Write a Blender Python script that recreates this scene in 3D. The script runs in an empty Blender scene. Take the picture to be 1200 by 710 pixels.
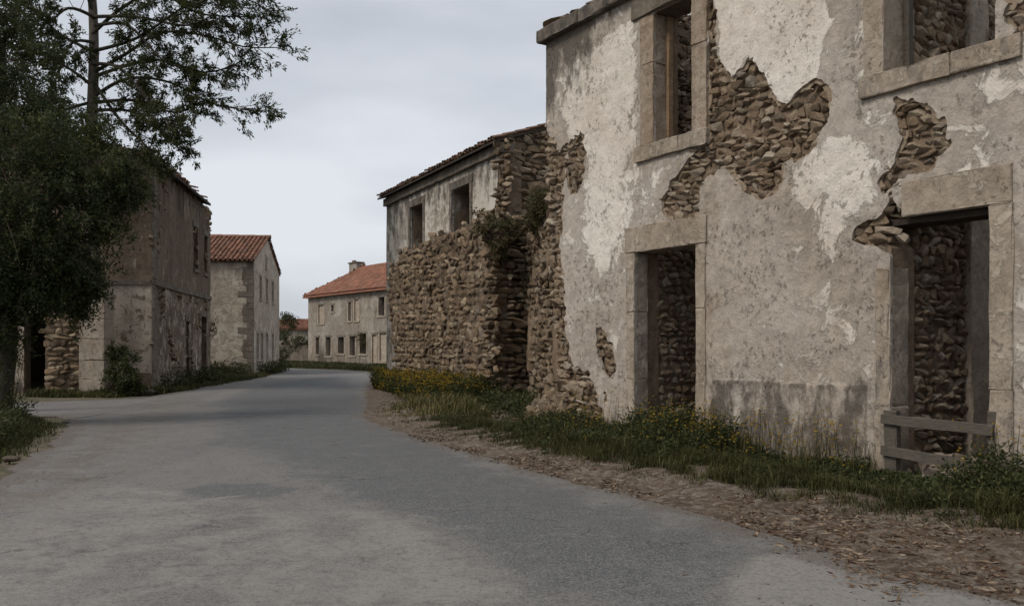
import bpy, bmesh, math, random
import numpy as np
from mathutils import Vector, Matrix, Euler
random.seed(7); RNG = np.random.default_rng(7)
SC = bpy.context.scene
COL = SC.collection

# ------------------------------------------------------------------ camera
EYE = 1.6; HOR = 405.0; FPX = 1000.0
cd = bpy.data.cameras.new('camera'); cam = bpy.data.objects.new('camera', cd); COL.objects.link(cam)
cam.location = (0, 0, EYE); cam.rotation_euler = (math.radians(90), 0, 0)
cd.sensor_width = 36; cd.lens = 30; cd.shift_y = (HOR-355)/1200.0; cd.clip_start = .05; cd.clip_end = 3000
SC.camera = cam

# ------------------------------------------------------------------ world: overcast cloud deck over a Nishita sky
SUN_EL, SUN_AZ = math.radians(48), math.radians(236)
w = bpy.data.worlds.new('World'); SC.world = w; w.use_nodes = True
nt = w.node_tree; nt.nodes.clear()
def N(t, **k):
    n = nt.nodes.new(t)
    for a, b in k.items(): setattr(n, a, b)
    return n
sky = N('ShaderNodeTexSky', sky_type='NISHITA', sun_disc=False)
sky.sun_elevation = SUN_EL; sky.sun_rotation = SUN_AZ; sky.dust_density = 4; sky.air_density = 1
bg1 = N('ShaderNodeBackground'); bg1.inputs[1].default_value = .06
nt.links.new(sky.outputs[0], bg1.inputs[0])
tc = N('ShaderNodeTexCoord'); mp = N('ShaderNodeMapping'); mp.inputs['Scale'].default_value = (1, 1, 3.2)
nt.links.new(tc.outputs['Generated'], mp.inputs[0])
no = N('ShaderNodeTexNoise'); no.inputs['Scale'].default_value = 1.9; no.inputs['Detail'].default_value = 5; no.inputs['Roughness'].default_value = .5
nt.links.new(mp.outputs[0], no.inputs['Vector'])
cr = N('ShaderNodeValToRGB'); cr.color_ramp.elements[0].position = .34; cr.color_ramp.elements[0].color = (.41, .435, .478, 1)
cr.color_ramp.elements[1].position = .66; cr.color_ramp.elements[1].color = (.60, .625, .665, 1)
nt.links.new(no.outputs[0], cr.inputs[0])
bg2 = N('ShaderNodeBackground'); bg2.inputs[1].default_value = 1.0
nt.links.new(cr.outputs[0], bg2.inputs[0])
mx = N('ShaderNodeMixShader'); mx.inputs[0].default_value = .86
nt.links.new(bg1.outputs[0], mx.inputs[1]); nt.links.new(bg2.outputs[0], mx.inputs[2])
wo = N('ShaderNodeOutputWorld'); nt.links.new(mx.outputs[0], wo.inputs[0])
sd = bpy.data.lights.new('sun', 'SUN'); sd.energy = 1.5; sd.angle = math.radians(20); sd.color = (1, .93, .85)
so = bpy.data.objects.new('sun', sd); COL.objects.link(so)
sdir = Vector((math.sin(SUN_AZ)*math.cos(SUN_EL), math.cos(SUN_AZ)*math.cos(SUN_EL), math.sin(SUN_EL)))
so.rotation_euler = sdir.to_track_quat('Z', 'Y').to_euler(); so.location = (-8, -6, 14)
SC.view_settings.view_transform = 'Standard'; SC.view_settings.look = 'None'
SC.view_settings.exposure = 0.5; SC.view_settings.gamma = 1

# ------------------------------------------------------------------ numeric helpers
def at(x, y, Y): return Vector(((x-600)/FPX*Y, Y, EYE+(HOR-y)/FPX*Y))
def gnd(x, y):
    Y = EYE*FPX/(y-HOR); return ((x-600)/FPX*Y, Y)
TAB = RNG.random((256, 256))
def vnoise(x, y, s=0):
    x = np.asarray(x, float)+s*17.31; y = np.asarray(y, float)+s*9.77
    xi = np.floor(x).astype(int); yi = np.floor(y).astype(int); fx = x-xi; fy = y-yi
    fx = fx*fx*(3-2*fx); fy = fy*fy*(3-2*fy)
    a = TAB[xi % 256, yi % 256]; b = TAB[(xi+1) % 256, yi % 256]; c = TAB[xi % 256, (yi+1) % 256]; d = TAB[(xi+1) % 256, (yi+1) % 256]
    return (a*(1-fx)+b*fx)*(1-fy)+(c*(1-fx)+d*fx)*fy
def fbm(x, y, o=4, s=0):
    r = 0; a = .5; t = 0
    x = np.asarray(x, float); y = np.asarray(y, float)
    for i in range(o):
        r = r+a*vnoise(x*2**i, y*2**i, s+i*3); t += a; a *= .5
    return r/t-.5
def polysd(U, V, P):            # signed distance, positive outside
    P = np.array(P, float); D = np.full(np.shape(U), 1e9); ins = np.zeros(np.shape(U), bool)
    for i in range(len(P)):
        a = P[i]; b = P[(i+1) % len(P)]; e = b-a; L = max(e@e, 1e-12)
        t = np.clip(((U-a[0])*e[0]+(V-a[1])*e[1])/L, 0, 1)
        D = np.minimum(D, np.hypot(U-a[0]-t*e[0], V-a[1]-t*e[1]))
        c = ((a[1] > V) != (b[1] > V))
        with np.errstate(divide='ignore', invalid='ignore'):
            xi = (b[0]-a[0])*(V-a[1])/((b[1]-a[1]) if abs(b[1]-a[1]) > 1e-12 else 1e-12)+a[0]
        ins ^= (c & (U < xi))
    return np.where(ins, -D, D)
def rectsd(U, V, r):
    u0, u1, v0, v1 = r
    return np.maximum(np.maximum(u0-U, U-u1), np.maximum(v0-V, V-v1))
def sstep(a, b, x):
    t = np.clip((x-a)/(b-a), 0, 1); return t*t*(3-2*t)

class Plane:
    def __init__(s, O, d, flip=False):
        s.O = np.array(O[:2], float); d = np.array(d[:2], float); s.d = d/np.hypot(*d)
        s.n = np.array((s.d[1], -s.d[0])); s.flip = flip
        if flip: s.n = -s.n
    def px(s, x, y):
        a = (x-600)/FPX
        Y = (s.O[0]*s.d[1]-s.O[1]*s.d[0])/(a*s.d[1]-s.d[0])
        return ((a*Y-s.O[0])*s.d[0]+(Y-s.O[1])*s.d[1], EYE+(HOR-y)/FPX*Y)
    def rect(s, x0, x1, v0, v1): return (s.px(x0, HOR)[0], s.px(x1, HOR)[0], v0, v1)
    def w3(s, u, v, w=0.0):
        u = np.asarray(u, float); v = np.asarray(v, float); w = np.asarray(w, float)+0*u
        return np.stack([s.O[0]+s.d[0]*u+s.n[0]*w, s.O[1]+s.d[1]*u+s.n[1]*w, v+0*u], -1)
    def vec(s, u, v, w=0.0): return Vector(s.w3(u, v, w))

# ------------------------------------------------------------------ object helpers
def setp(o, label=None, cat=None, group=None, kind=None):
    if label: o['label'] = label
    if cat: o['category'] = cat
    if group: o['group'] = group
    if kind: o['kind'] = kind
    return o
def empty(name, loc, label, cat, group=None):
    o = bpy.data.objects.new(name, None); COL.objects.link(o); o.location = loc; o.empty_display_size = .3
    bpy.context.view_layer.update()
    return setp(o, label, cat, group)
def link(name, me, parent=None, mw=None):
    o = bpy.data.objects.new(name, me); COL.objects.link(o)
    if parent is not None:
        o.parent = parent
        p = Vector((0, 0, 0)); q = parent
        while q is not None: p += q.location; q = q.parent
        M = Matrix.Translation(-p)
        o.matrix_basis = M @ mw if mw is not None else M
    elif mw is not None: o.matrix_world = mw
    return o
def mesh_np(name, V, F, mat, attrs=None, smooth=False):
    """V (n,3); F list of int arrays (m,k)"""
    me = bpy.data.meshes.new(name); V = np.asarray(V, np.float32)
    me.vertices.add(len(V)); me.vertices.foreach_set('co', V.ravel())
    F = [np.asarray(f, np.int32) for f in F if len(f)]
    nl = sum(f.size for f in F); npoly = sum(len(f) for f in F)
    me.loops.add(nl); me.polygons.add(npoly)
    me.loops.foreach_set('vertex_index', np.concatenate([f.ravel() for f in F]))
    tot = np.concatenate([np.full(len(f), f.shape[1], np.int32) for f in F])
    st = np.concatenate([[0], np.cumsum(tot)[:-1]]).astype(np.int32)
    me.polygons.foreach_set('loop_start', st)
    try: me.polygons.foreach_set('loop_total', tot)
    except Exception: pass
    me.polygons.foreach_set('use_smooth', np.full(npoly, smooth))
    for k, a in (attrs or {}).items():
        a = np.asarray(a, np.float32)
        if a.ndim == 1:
            at_ = me.attributes.new(k, 'FLOAT', 'POINT'); at_.data.foreach_set('value', a)
        else:
            at_ = me.attributes.new(k, 'FLOAT_COLOR', 'POINT')
            at_.data.foreach_set('color', np.concatenate([a, np.ones((len(a), 1), np.float32)], 1).ravel())
    me.materials.append(mat); me.update(calc_edges=True); me.validate()
    return me
def mesh_py(name, V, F, mat, smooth=False):
    me = bpy.data.meshes.new(name); me.from_pydata([tuple(v) for v in V], [], F); me.materials.append(mat)
    if smooth:
        for p in me.polygons: p.use_smooth = True
    me.update(); return me

# ------------------------------------------------------------------ materials
def M(name): 
    m = bpy.data.materials.new(name); m.use_nodes = True; m.node_tree.nodes.clear(); return m
class G:
    def __init__(s, m): s.t = m.node_tree; s.c = None
    def n(s, t, ins=None, **k):
        x = s.t.nodes.new(t)
        for a, b in k.items(): setattr(x, a, b)
        for a, b in (ins or {}).items():
            if isinstance(b, bpy.types.NodeSocket): s.t.links.new(b, x.inputs[a])
            else: x.inputs[a].default_value = b
        return x
    def pos(s): 
        if s.c is None: s.c = s.n('ShaderNodeNewGeometry').outputs['Position']
        return s.c
    def noise(s, scale, detail=5, rough=.6, vec=None, dist=0.0):
        return s.n('ShaderNodeTexNoise', {'Vector': vec or s.pos(), 'Scale': scale, 'Detail': detail, 'Roughness': rough, 'Distortion': dist}).outputs[0]
    def stretch(s, v): return s.n('ShaderNodeMapping', {'Vector': s.pos(), 'Scale': v}).outputs[0]
    def ramp(s, f, stops):
        r = s.n('ShaderNodeValToRGB', {0: f}); e = r.color_ramp.elements
        while len(e) < len(stops): e.new(.5)
        for i, (p, c) in enumerate(stops):
            e[i].position = p; e[i].color = (c, c, c, 1) if isinstance(c, (int, float)) else (*c, 1)
        return r.outputs[0]
    def mix(s, f, a, b, mode='MIX'):
        x = s.n('ShaderNodeMix', data_type='RGBA', blend_type=mode)
        for i, v in ((0, f), (6, a), (7, b)):
            if isinstance(v, bpy.types.NodeSocket): s.t.links.new(v, x.inputs[i])
            elif isinstance(v, tuple): x.inputs[i].default_value = (*v, 1)
            else: x.inputs[i].default_value = v
        return x.outputs[2]
    def math(s, op, a, b=0.0, clamp=False):
        x = s.n('ShaderNodeMath', operation=op, use_clamp=clamp)
        for i, v in ((0, a), (1, b)):
            if isinstance(v, bpy.types.NodeSocket): s.t.links.new(v, x.inputs[i])
            else: x.inputs[i].default_value = v
        return x.outputs[0]
    def out(s, col, rough=.9, bump=None, bstr=.4, bdist=.02, spec=.25):
        p = s.n('ShaderNodeBsdfPrincipled'); 
        for k, v in (('Base Color', col), ('Roughness', rough)):
            if isinstance(v, bpy.types.NodeSocket): s.t.links.new(v, p.inputs[k])
            else: p.inputs[k].default_value = (*v, 1) if isinstance(v, tuple) else v
        p.inputs['Specular IOR Level'].default_value = spec
        if bump is not None:
            b = s.n('ShaderNodeBump', {'Height': bump, 'Strength': bstr, 'Distance': bdist})
            s.t.links.new(b.outputs[0], p.inputs['Normal'])
        o = s.n('ShaderNodeOutputMaterial'); s.t.links.new(p.outputs[0], o.inputs[0]); return p
def attr(g, name): return g.n('ShaderNodeAttribute', attribute_name=name)

def plaster(name, base, white, brown, dark, fine=1.0, contrast=1.0):
    """weathered lime render: paint.r = surviving limewash, paint.g = earthy stain, paint.b = black lichen"""
    m = M(name); g = G(m); a = attr(g, 'paint'); sp = g.n('ShaderNodeSeparateColor', {0: a.outputs[0]})
    n1 = g.noise(1.1*fine, 8, .65); n2 = g.noise(6*fine, 7, .7); n3 = g.noise(38*fine, 5, .7); n4 = g.noise(2.6*fine, 9, .72, dist=.6)
    st = g.noise(2.2*fine, 6, .65, vec=g.stretch((1, 1, .16)))
    c = g.mix(g.ramp(n1, [(.38, 0.), (.62, 1.)]), base, tuple(x*.80 for x in base))
    c = g.mix(g.ramp(n2, [(.44, 0.), (.6, .7)]), c, tuple(min(1, x*1.22) for x in base))
    c = g.mix(g.ramp(g.noise(4.2*fine, 9, .8), [(.50, 0.), (.64, .45)]), c, tuple(x*.70 for x in base))
    jag = g.math('ADD', sp.outputs[0], g.math('MULTIPLY', g.math('SUBTRACT', n4, .5), 3.2))
    wf = g.ramp(jag, [(.44, 0.), (.60, 1.)])
    wc = g.mix(g.ramp(n2, [(.35, 0.), (.65, 1.)]), white, tuple(x*.84 for x in white))
    c = g.mix(wf, c, wc)
    bj = g.math('ADD', sp.outputs[1], g.math('MULTIPLY', g.math('SUBTRACT', g.math('MULTIPLY', g.math('ADD', st, n4), .5), .5), 3.4))
    c = g.mix(g.math('MULTIPLY', g.ramp(bj, [(.38, 0.), (.85, 1.)]), .8), c, brown)
    dj = g.math('ADD', sp.outputs[2], g.math('MULTIPLY', g.math('SUBTRACT', g.noise(3.2*fine, 9, .75, vec=g.stretch((1, 1, .45))), .5), 3.0))
    c = g.mix(g.math('MULTIPLY', g.ramp(dj, [(.42, 0.), (.85, 1.)]), .85), c, dark)
    # pits where the render has come loose, and grime freckles
    pits = g.math('MULTIPLY', g.ramp(g.noise(13*fine, 8, .72), [(.56, 0.), (.62, 1.)]), g.ramp(g.noise(1.6*fine, 5, .6), [(.47, 0.), (.58, 1.)]))
    big = g.ramp(g.noise(.55*fine, 7, .68, dist=.4), [(.40, 0.), (.60, 1.)]); c = g.mix(g.math('MULTIPLY', big, .45), c, g.mix(1.0, c, (.66, .60, .52), 'MULTIPLY'))
    c = g.mix(g.math('MULTIPLY', pits, .42*contrast), c, tuple(x*.55 for x in brown))
    spk = g.ramp(n3, [(.50, 0.), (.70, 1.)]); c = g.mix(g.math('MULTIPLY', spk, .27*contrast), c, dark)
    h = g.math('ADD', g.math('MULTIPLY', n2, .8), g.math('MULTIPLY', n3, .22))
    h = g.math('ADD', h, g.math('MULTIPLY', wf, .22)); h = g.math('SUBTRACT', h, g.math('MULTIPLY', pits, .3))
    h = g.math('ADD', h, g.math('MULTIPLY', g.noise(2.0*fine, 6, .6), 1.3))
    g.out(c, .93, h, .95, .04/fine, .15); return m
def stone(name, stops, bumpk=1.0, lichen=(.16, .15, .13), lic=.5):
    m = M(name); g = G(m); oi = g.n('ShaderNodeObjectInfo'); t = attr(g, 'tint')
    f = g.math('FRACT', g.math('ADD', oi.outputs['Random'], t.outputs['Fac']))
    c = g.ramp(f, stops)
    n1 = g.noise(7, 7, .7); n2 = g.noise(30, 6, .75)
    c = g.mix(g.ramp(n1, [(.35, .0), (.7, .6)]), c, g.mix(1.0, c, (.5, .47, .42), 'MULTIPLY'))
    c = g.mix(g.math('MULTIPLY', g.ramp(g.noise(2.3, 7, .7), [(.5, 0.), (.68, 1.)]), lic), c, lichen)
    c = g.mix(g.math('MULTIPLY', g.ramp(n2, [(.5, 0.), (.75, 1.)]), .4), c, (.42, .38, .32))
    g.out(c, .95, g.math('ADD', g.math('MULTIPLY', g.noise(13, 6, .7), 1.2), g.math('ADD', n1, g.math('MULTIPLY', n2, .6))), 1.0*bumpk, .055, .12); return m
def simple(name, c1, c2, scale=6, rough=.9, bstr=.4, tint=False, bdist=.015, stretch=None):
    m = M(name); g = G(m); v = g.stretch(stretch) if stretch else None
    n = g.noise(scale, 7, .68, vec=v); c = g.mix(g.ramp(n, [(.35, 0.), (.65, 1.)]), c1, c2)
    if tint:
        oi = g.n('ShaderNodeObjectInfo'); t = attr(g, 'tint'); f = g.math('FRACT', g.math('ADD', oi.outputs['Random'], t.outputs['Fac']))
        c = g.mix(g.math('MULTIPLY', f, .85), c, g.mix(1.0, c, (.42, .42, .42), 'MULTIPLY')); c = g.mix(g.math('MULTIPLY', g.ramp(g.noise(.9, 7, .75), [(.48, 0.), (.62, 1.)]), .45), c, (.13, .10, .08))
    g.out(c, rough, g.math('ADD', n, g.math('MULTIPLY', g.noise(scale*6, 5, .7, vec=v), .4)), bstr, bdist, .15); return m
def leafmat(name, dark, mid, warm, trans=.25):
    m = M(name); g = G(m); t = attr(g, 'tint'); c = g.ramp(t.outputs['Fac'], [(0., dark), (.6, mid), (1., warm)])
    p = g.n('ShaderNodeBsdfPrincipled', {'Base Color': c, 'Roughness': .65}); p.inputs['Specular IOR Level'].default_value = .2
    tr = g.n('ShaderNodeBsdfTranslucent', {'Color': c}); mxs = g.n('ShaderNodeMixShader', {0: trans, 1: p.outputs[0], 2: tr.outputs[0]})
    g.t.links.new(mxs.outputs[0], g.n('ShaderNodeOutputMaterial').inputs[0]); return m

PL_NEAR = plaster('lime_render_near', (.41, .36, .308), (.74, .68, .605), (.235, .168, .115), (.085, .072, .058))
PL_MID = plaster('lime_render_mid', (.36, .32, .27), (.62, .575, .51), (.17, .13, .095), (.075, .068, .058), 1.0)
PL_LEFT = plaster('lime_render_brown', (.185, .142, .102), (.46, .395, .32), (.13, .093, .063), (.05, .042, .034), .9, 1.2)
PL_GAB = plaster('lime_render_pale', (.39, .335, .27), (.56, .495, .41), (.30, .24, .18), (.15, .135, .115), .7)
PL_FAR = plaster('lime_render_far', (.28, .245, .205), (.40, .365, .315), (.22, .165, .115), (.13, .115, .10), .7)
RUB = [(0., (.14, .096, .062)), (.18, (.27, .192, .125)), (.36, (.39, .29, .198)), (.5, (.19, .142, .102)), (.64, (.50, .40, .29)), (.8, (.30, .22, .145)), (.92, (.60, .51, .40)), (1., (.32, .275, .22))]
ST_NEAR = stone('rubble_stone_warm', RUB)
RUB2 = [(0., (.11, .076, .048)), (.2, (.20, .142, .09)), (.4, (.30, .214, .136)), (.55, (.155, .114, .08)), (.7, (.25, .185, .12)), (.86, (.43, .335, .23)), (1., (.25, .205, .155))]
ST_MID = stone('rubble_stone_grey_brown', RUB2, lic=.3)
MORTAR = simple('earth_mortar', (.25, .182, .125), (.145, .105, .072), 5, .97, .9, bdist=.05)
MORTAR_DK = simple('earth_mortar_grey', (.195, .146, .104), (.11, .083, .06), 5, .97, .9, bdist=.05)
DRESS = plaster('dressed_stone_beige', (.35, .295, .235), (.47, .41, .335), (.25, .18, .12), (.13, .115, .10), 1.3, .8)
DRESS_DK = plaster('dressed_stone_grey', (.18, .155, .125), (.28, .255, .22), (.13, .10, .072), (.075, .068, .06), 1.2, 1.0)
PLASTER_IN = simple('inner_plaster', (.50, .42, .33), (.32, .26, .195), 3, .95, .4)
TILE_RED = simple('clay_tile_red', (.35, .165, .10), (.20, .105, .07), 2.5, .85, .3, tint=True)
TILE_OLD = simple('clay_tile_weathered', (.27, .155, .105), (.13, .095, .07), 3, .9, .3, tint=True)
TILE_FAR = simple('clay_tile_far_red', (.37, .165, .105), (.25, .12, .08), 1.5, .85, .3, tint=True)
WOOD = simple('weathered_wood', (.115, .10, .08), (.06, .052, .043), 9, .85, .5, stretch=(1, 1, 9), bdist=.006)
WOOD_DK = simple('dark_old_wood', (.06, .045, .035), (.03, .025, .02), 6, .9, .4)
WOODW = simple('sun_browned_wood', (.30, .205, .12), (.18, .12, .07), 7, .85, .5, stretch=(1, 1, 6), bdist=.008)
BARK = simple('grey_bark', (.16, .135, .11), (.075, .062, .05), 7, .95, .9, stretch=(1, 1, .3), bdist=.03)
BARK_DK = simple('dark_ivy_bark', (.075, .065, .05), (.03, .03, .02), 5, .95, .9, stretch=(1, 1, .4), bdist=.05)
TWIG = simple('thin_twig', (.10, .075, .055), (.06, .045, .035), 9, .9, .2)
LEAF_DK = leafmat('leaf_dense_dark', (.020, .028, .011), (.052, .066, .023), (.14, .13, .045), .35)
LEAF_TALL = leafmat('leaf_tall_tree', (.024, .031, .013), (.062, .074, .027), (.17, .135, .06), .4)
LEAF_SHRUB = leafmat('leaf_shrub', (.020, .027, .010), (.052, .062, .021), (.13, .11, .042), .25)
LEAF_VINE = leafmat('leaf_vine_rusty', (.04, .042, .018), (.085, .078, .034), (.19, .115, .06), .3)
GRASS = leafmat('grass_blade', (.026, .028, .010), (.072, .072, .024), (.24, .19, .085), .3)
PETAL = leafmat('yellow_petal', (.22, .13, .012), (.38, .25, .025), (.50, .36, .05), .3)
DRYLEAF = leafmat('dry_litter', (.05, .028, .017), (.12, .075, .045), (.27, .21, .15), .1)
VOID = simple('dark_earth_floor', (.07, .055, .04), (.04, .032, .025), 4)

# ------------------------------------------------------------------ geometry generators
def skin(name, pl, box, res, f, mat, parent, w=0.0, thick=.04, disp=.01, dscale=2.0, paint=None, closed=False, seed=0, smooth=True, wfn=None):
    """sheet of wall on plane pl, kept where f(U,V)>0, ragged edges cut by marching squares, edges given depth"""
    u0, u1, v0, v1 = box
    nu = max(2, int(round((u1-u0)/res))+1); nv = max(2, int(round((v1-v0)/res))+1)
    us = np.linspace(u0, u1, nu); vs = np.linspace(v0, v1, nv); U, V = np.meshgrid(us, vs, indexing='ij')
    fld = f(U, V) if f is not None else np.ones_like(U)
    fld = np.where(np.abs(fld) < 1e-4, 1e-4, fld); keep = fld > 0
    vid = -np.ones((nu, nv), int); vid[keep] = np.arange(keep.sum())
    PU = list(U[keep]); PV = list(V[keep]); edge = {}
    def cross(i, j, k, l):
        key = (i, j, k, l) if (i, j) < (k, l) else (k, l, i, j)
        if key in edge: return edge[key]
        a = fld[i, j]; b = fld[k, l]; t = a/(a-b); t = min(max(t, .02), .98)
        PU.append(us[i]+(us[k]-us[i])*t); PV.append(vs[j]+(vs[l]-vs[j])*t)
        edge[key] = len(PU)-1; return edge[key]
    k4 = keep[:-1, :-1] & keep[1:, :-1] & keep[1:, 1:] & keep[:-1, 1:]
    any4 = keep[:-1, :-1] | keep[1:, :-1] | keep[1:, 1:] | keep[:-1, 1:]
    I, J = np.nonzero(k4)
    quads = np.stack([vid[I, J], vid[I+1, J], vid[I+1, J+1], vid[I, J+1]], 1)
    polys = {}; bnd = []
    for i, j in zip(*np.nonzero(any4 & ~k4)):
        cs = [(i, j), (i+1, j), (i+1, j+1), (i, j+1)]; P = []; tag_ = []
        for q in range(4):
            a = cs[q]; b = cs[(q+1) % 4]
            if keep[a]: P.append(vid[a]); tag_.append(0)
            if keep[a] != keep[b]: P.append(cross(*a, *b)); tag_.append(1)
        if len(P) >= 3: polys.setdefault(len(P), []).append(P)
        for q in range(len(P)):
            if tag_[q] and tag_[(q+1) % len(P)]: bnd.append((P[q], P[(q+1) % len(P)]))
    # outer rim
    for i in range(nu-1):
        for j, s in ((0, 1), (nv-1, -1)):
            if keep[i, j] and keep[i+1, j]: bnd.append((vid[i, j], vid[i+1, j])[::s])
    for j in range(nv-1):
        for i, s in ((0, -1), (nu-1, 1)):
            if keep[i, j] and keep[i, j+1]: bnd.append((vid[i, j], vid[i, j+1])[::s])
    PU = np.array(PU); PV = np.array(PV); n = len(PU)
    W = w+disp*2*fbm(PU*dscale, PV*dscale, 5, seed)
    if wfn is not None: W = W+wfn(PU, PV)
    front = pl.w3(PU, PV, W); F = [quads]+[np.array(p) for p in polys.values()]
    if closed:
        back = pl.w3(PU, PV, w-thick); F += [f_[:, ::-1]+n for f_ in F if len(f_)]
        if bnd: b = np.array(bnd); F.append(np.stack([b[:, 1], b[:, 0], b[:, 0]+n, b[:, 1]+n], 1))
        allV = np.concatenate([front, back]); A = np.concatenate([np.arange(n)]*2)
    else:
        b = np.array(bnd) if bnd else np.zeros((0, 2), int); ub, inv = np.unique(b, return_inverse=True); inv = inv.reshape(b.shape)
        back = pl.w3(PU[ub], PV[ub], W[ub]-thick)
        if len(b): F.append(np.stack([b[:, 1], b[:, 0], n+inv[:, 0], n+inv[:, 1]], 1))
        allV = np.concatenate([front, back]); A = np.concatenate([np.arange(n), ub.astype(int)])
    at_ = {}
    if paint is not None:
        p = np.clip(np.stack(paint(PU, PV), -1), 0, 1); at_['paint'] = p[A]
    me = mesh_np(name, allV, [f_ for f_ in F if len(f_)], mat, at_, False)
    if smooth:
        sm = np.zeros(len(me.polygons), bool); sm[:len(quads)] = True; me.polygons.foreach_set('use_smooth', sm)
    return link(name, me, parent)

def block(name, pl, u0, u1, v0, v1, w0, w1, mat, parent, bev=.018, seed=None, rough=.008, paint=(.3, .2, .2), cuts=3, label=None):
    """one dressed stone or board: bevelled, slightly uneven box on a wall plane"""
    r = np.random.default_rng(int(abs(u0*1000+v0*77+w1*13)) if seed is None else seed)
    bm = bmesh.new(); bmesh.ops.create_cube(bm, size=1)
    S = (u1-u0, w1-w0, v1-v0)
    bmesh.ops.scale(bm, vec=S, verts=bm.verts)
    le = [e for e in bm.edges if e.calc_length() > .5*max(S)-1e-6 and abs(e.calc_length()-max(S)) < 1e-5]
    if max(S) > .5: bmesh.ops.subdivide_edges(bm, edges=le, cuts=cuts, use_grid_fill=True)
    eds = [e for e in bm.edges if len(e.link_faces) == 2 and e.calc_face_angle(0) > .8]
    bmesh.ops.bevel(bm, geom=eds, offset=min(bev, min(S)*.3), segments=2, affect='EDGES', profile=.6)
    for v in bm.verts:
        v.co += Vector(r.uniform(-rough, rough, 3))
        q = pl.vec((u0+u1)/2+v.co.x, (v0+v1)/2+v.co.z, (w0+w1)/2+v.co.y); v.co = q
    bm.normal_update(); bmesh.ops.recalc_face_normals(bm, faces=bm.faces)
    me = bpy.data.meshes.new(name); bm.to_mesh(me); bm.free(); me.materials.append(mat)
    n = len(me.vertices); a = me.attributes.new('paint', 'FLOAT_COLOR', 'POINT')
    a.data.foreach_set('color', np.tile([*paint, 1.], n).astype(np.float32))
    o = link(name, me, parent)
    if label: o['label'] = label
    return o

# -- stones: a few irregular convex lumps shared by every wall
HULLS = []
for k in range(16):
    r = np.random.default_rng(100+k); bm = bmesh.new()
    for q in range(20):
        p = r.normal(size=3); p /= np.abs(p).max()**.72*np.linalg.norm(p)**.28; p *= .5*r.uniform(.74, 1.12)
        bm.verts.new(p)
    res_ = bmesh.ops.convex_hull(bm, input=bm.verts); 
    bmesh.ops.delete(bm, geom=[g_ for g_ in res_['geom_interior'] if isinstance(g_, bmesh.types.BMVert)], context='VERTS')
    bmesh.ops.triangulate(bm, faces=bm.faces); bm.verts.index_update(); bm.normal_update()
    HULLS.append((np.array([v.co[:] for v in bm.verts]), np.array([[v.index for v in f.verts] for f in bm.faces]))); bm.free()
class Stones:
    def __init__(s, mat, maxparts=290): s.L = []; s.mat = mat; s.k = maxparts
    def add(s, c, M3, var, tint):
        d = max(c[1], 1.); s.L.append((np.linalg.norm(M3[:, 0])*np.linalg.norm(M3[:, 2])/d**2 if c[1] > 0 else 0, np.array(c), M3, var, tint))
    def course(s, pl, box, region, mw, mh, w, depth=.2, jit=.25, margin=0.0, rng=None, prom=.5, lean=0.0, hidden=False):
        r = rng or np.random.default_rng(int(abs(box[0]*31+box[2]*17+mw*1000))+5)
        u0, u1, v0, v1 = box; v = v0; 
        while v < v1:
            h = mh*r.uniform(.5, 1.5); u = u0-r.uniform(0, mw)
            while u < u1:
                wd = mw*min(r.gamma(4, .25)+.25, 2.3); hh = h*r.uniform(.8, 1.15)
                vv = v+h/2+.5*mh*float(fbm(u*.7, v*.7, 2, 3))*2+r.normal()*mh*.08; uu = u+wd/2
                if (region is None or float(region(np.array(uu), np.array(vv))) > margin):
                    ang = r.normal()*.42*jit*2
                    a2 = r.normal()*.10; a3 = r.normal()*.10
                    R = np.array(Euler((a2, ang, a3)).to_matrix())
                    Sx = np.diag([wd*1.06, depth*r.uniform(.75, 1.3), hh*1.12])
                    B = np.stack([[*pl.d, 0], [*pl.n, 0], [0, 0, 1]], 1)
                    c = pl.w3(uu, vv, w+prom*depth*r.uniform(-.35, .3))
                    s.add(c if not hidden else c, B@R@Sx, int(r.integers(16)), r.random())
                u += wd
            v += h
    def pile(s, n, fn, size, rng):
        for k in range(n):
            c = fn(rng); sz = size*rng.uniform(.5, 1.5)
            R = np.array(Euler(rng.uniform(-3, 3, 3)).to_matrix()); s.add(np.array(c)+[0, 0, sz*.12], R@np.diag([sz*1.3, sz, sz*.65]), int(rng.integers(16)), rng.random())
    def build(s, parent, name='stone', restname='rubble_fill', labelrest=None):
        s.L.sort(key=lambda q: -q[0]); cache = {}
        for (sc, c, M3, var, tint) in s.L[:s.k]:
            key = var
            if key not in cache:
                V, F = HULLS[var]; cache[key] = mesh_np('stone', V, [F], s.mat, None, False)
            m4 = Matrix([[*M3[i], c[i]] for i in range(3)]+[[0, 0, 0, 1]])
            link(name, cache[key], parent, m4)
        rest = s.L[s.k:]
        if rest:
            Vs = []; Fs = []; T = []; o = 0
            for (sc, c, M3, var, tint) in rest:
                V, F = HULLS[var]; Vs.append(V@M3.T+c); Fs.append(F+o); o += len(V); T.append(np.full(len(V), tint))
            me = mesh_np(restname, np.concatenate(Vs), [np.concatenate(Fs)], s.mat, {'tint': np.concatenate(T)}, False)
            q = link(restname, me, parent); q['kind'] = 'stuff'

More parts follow.
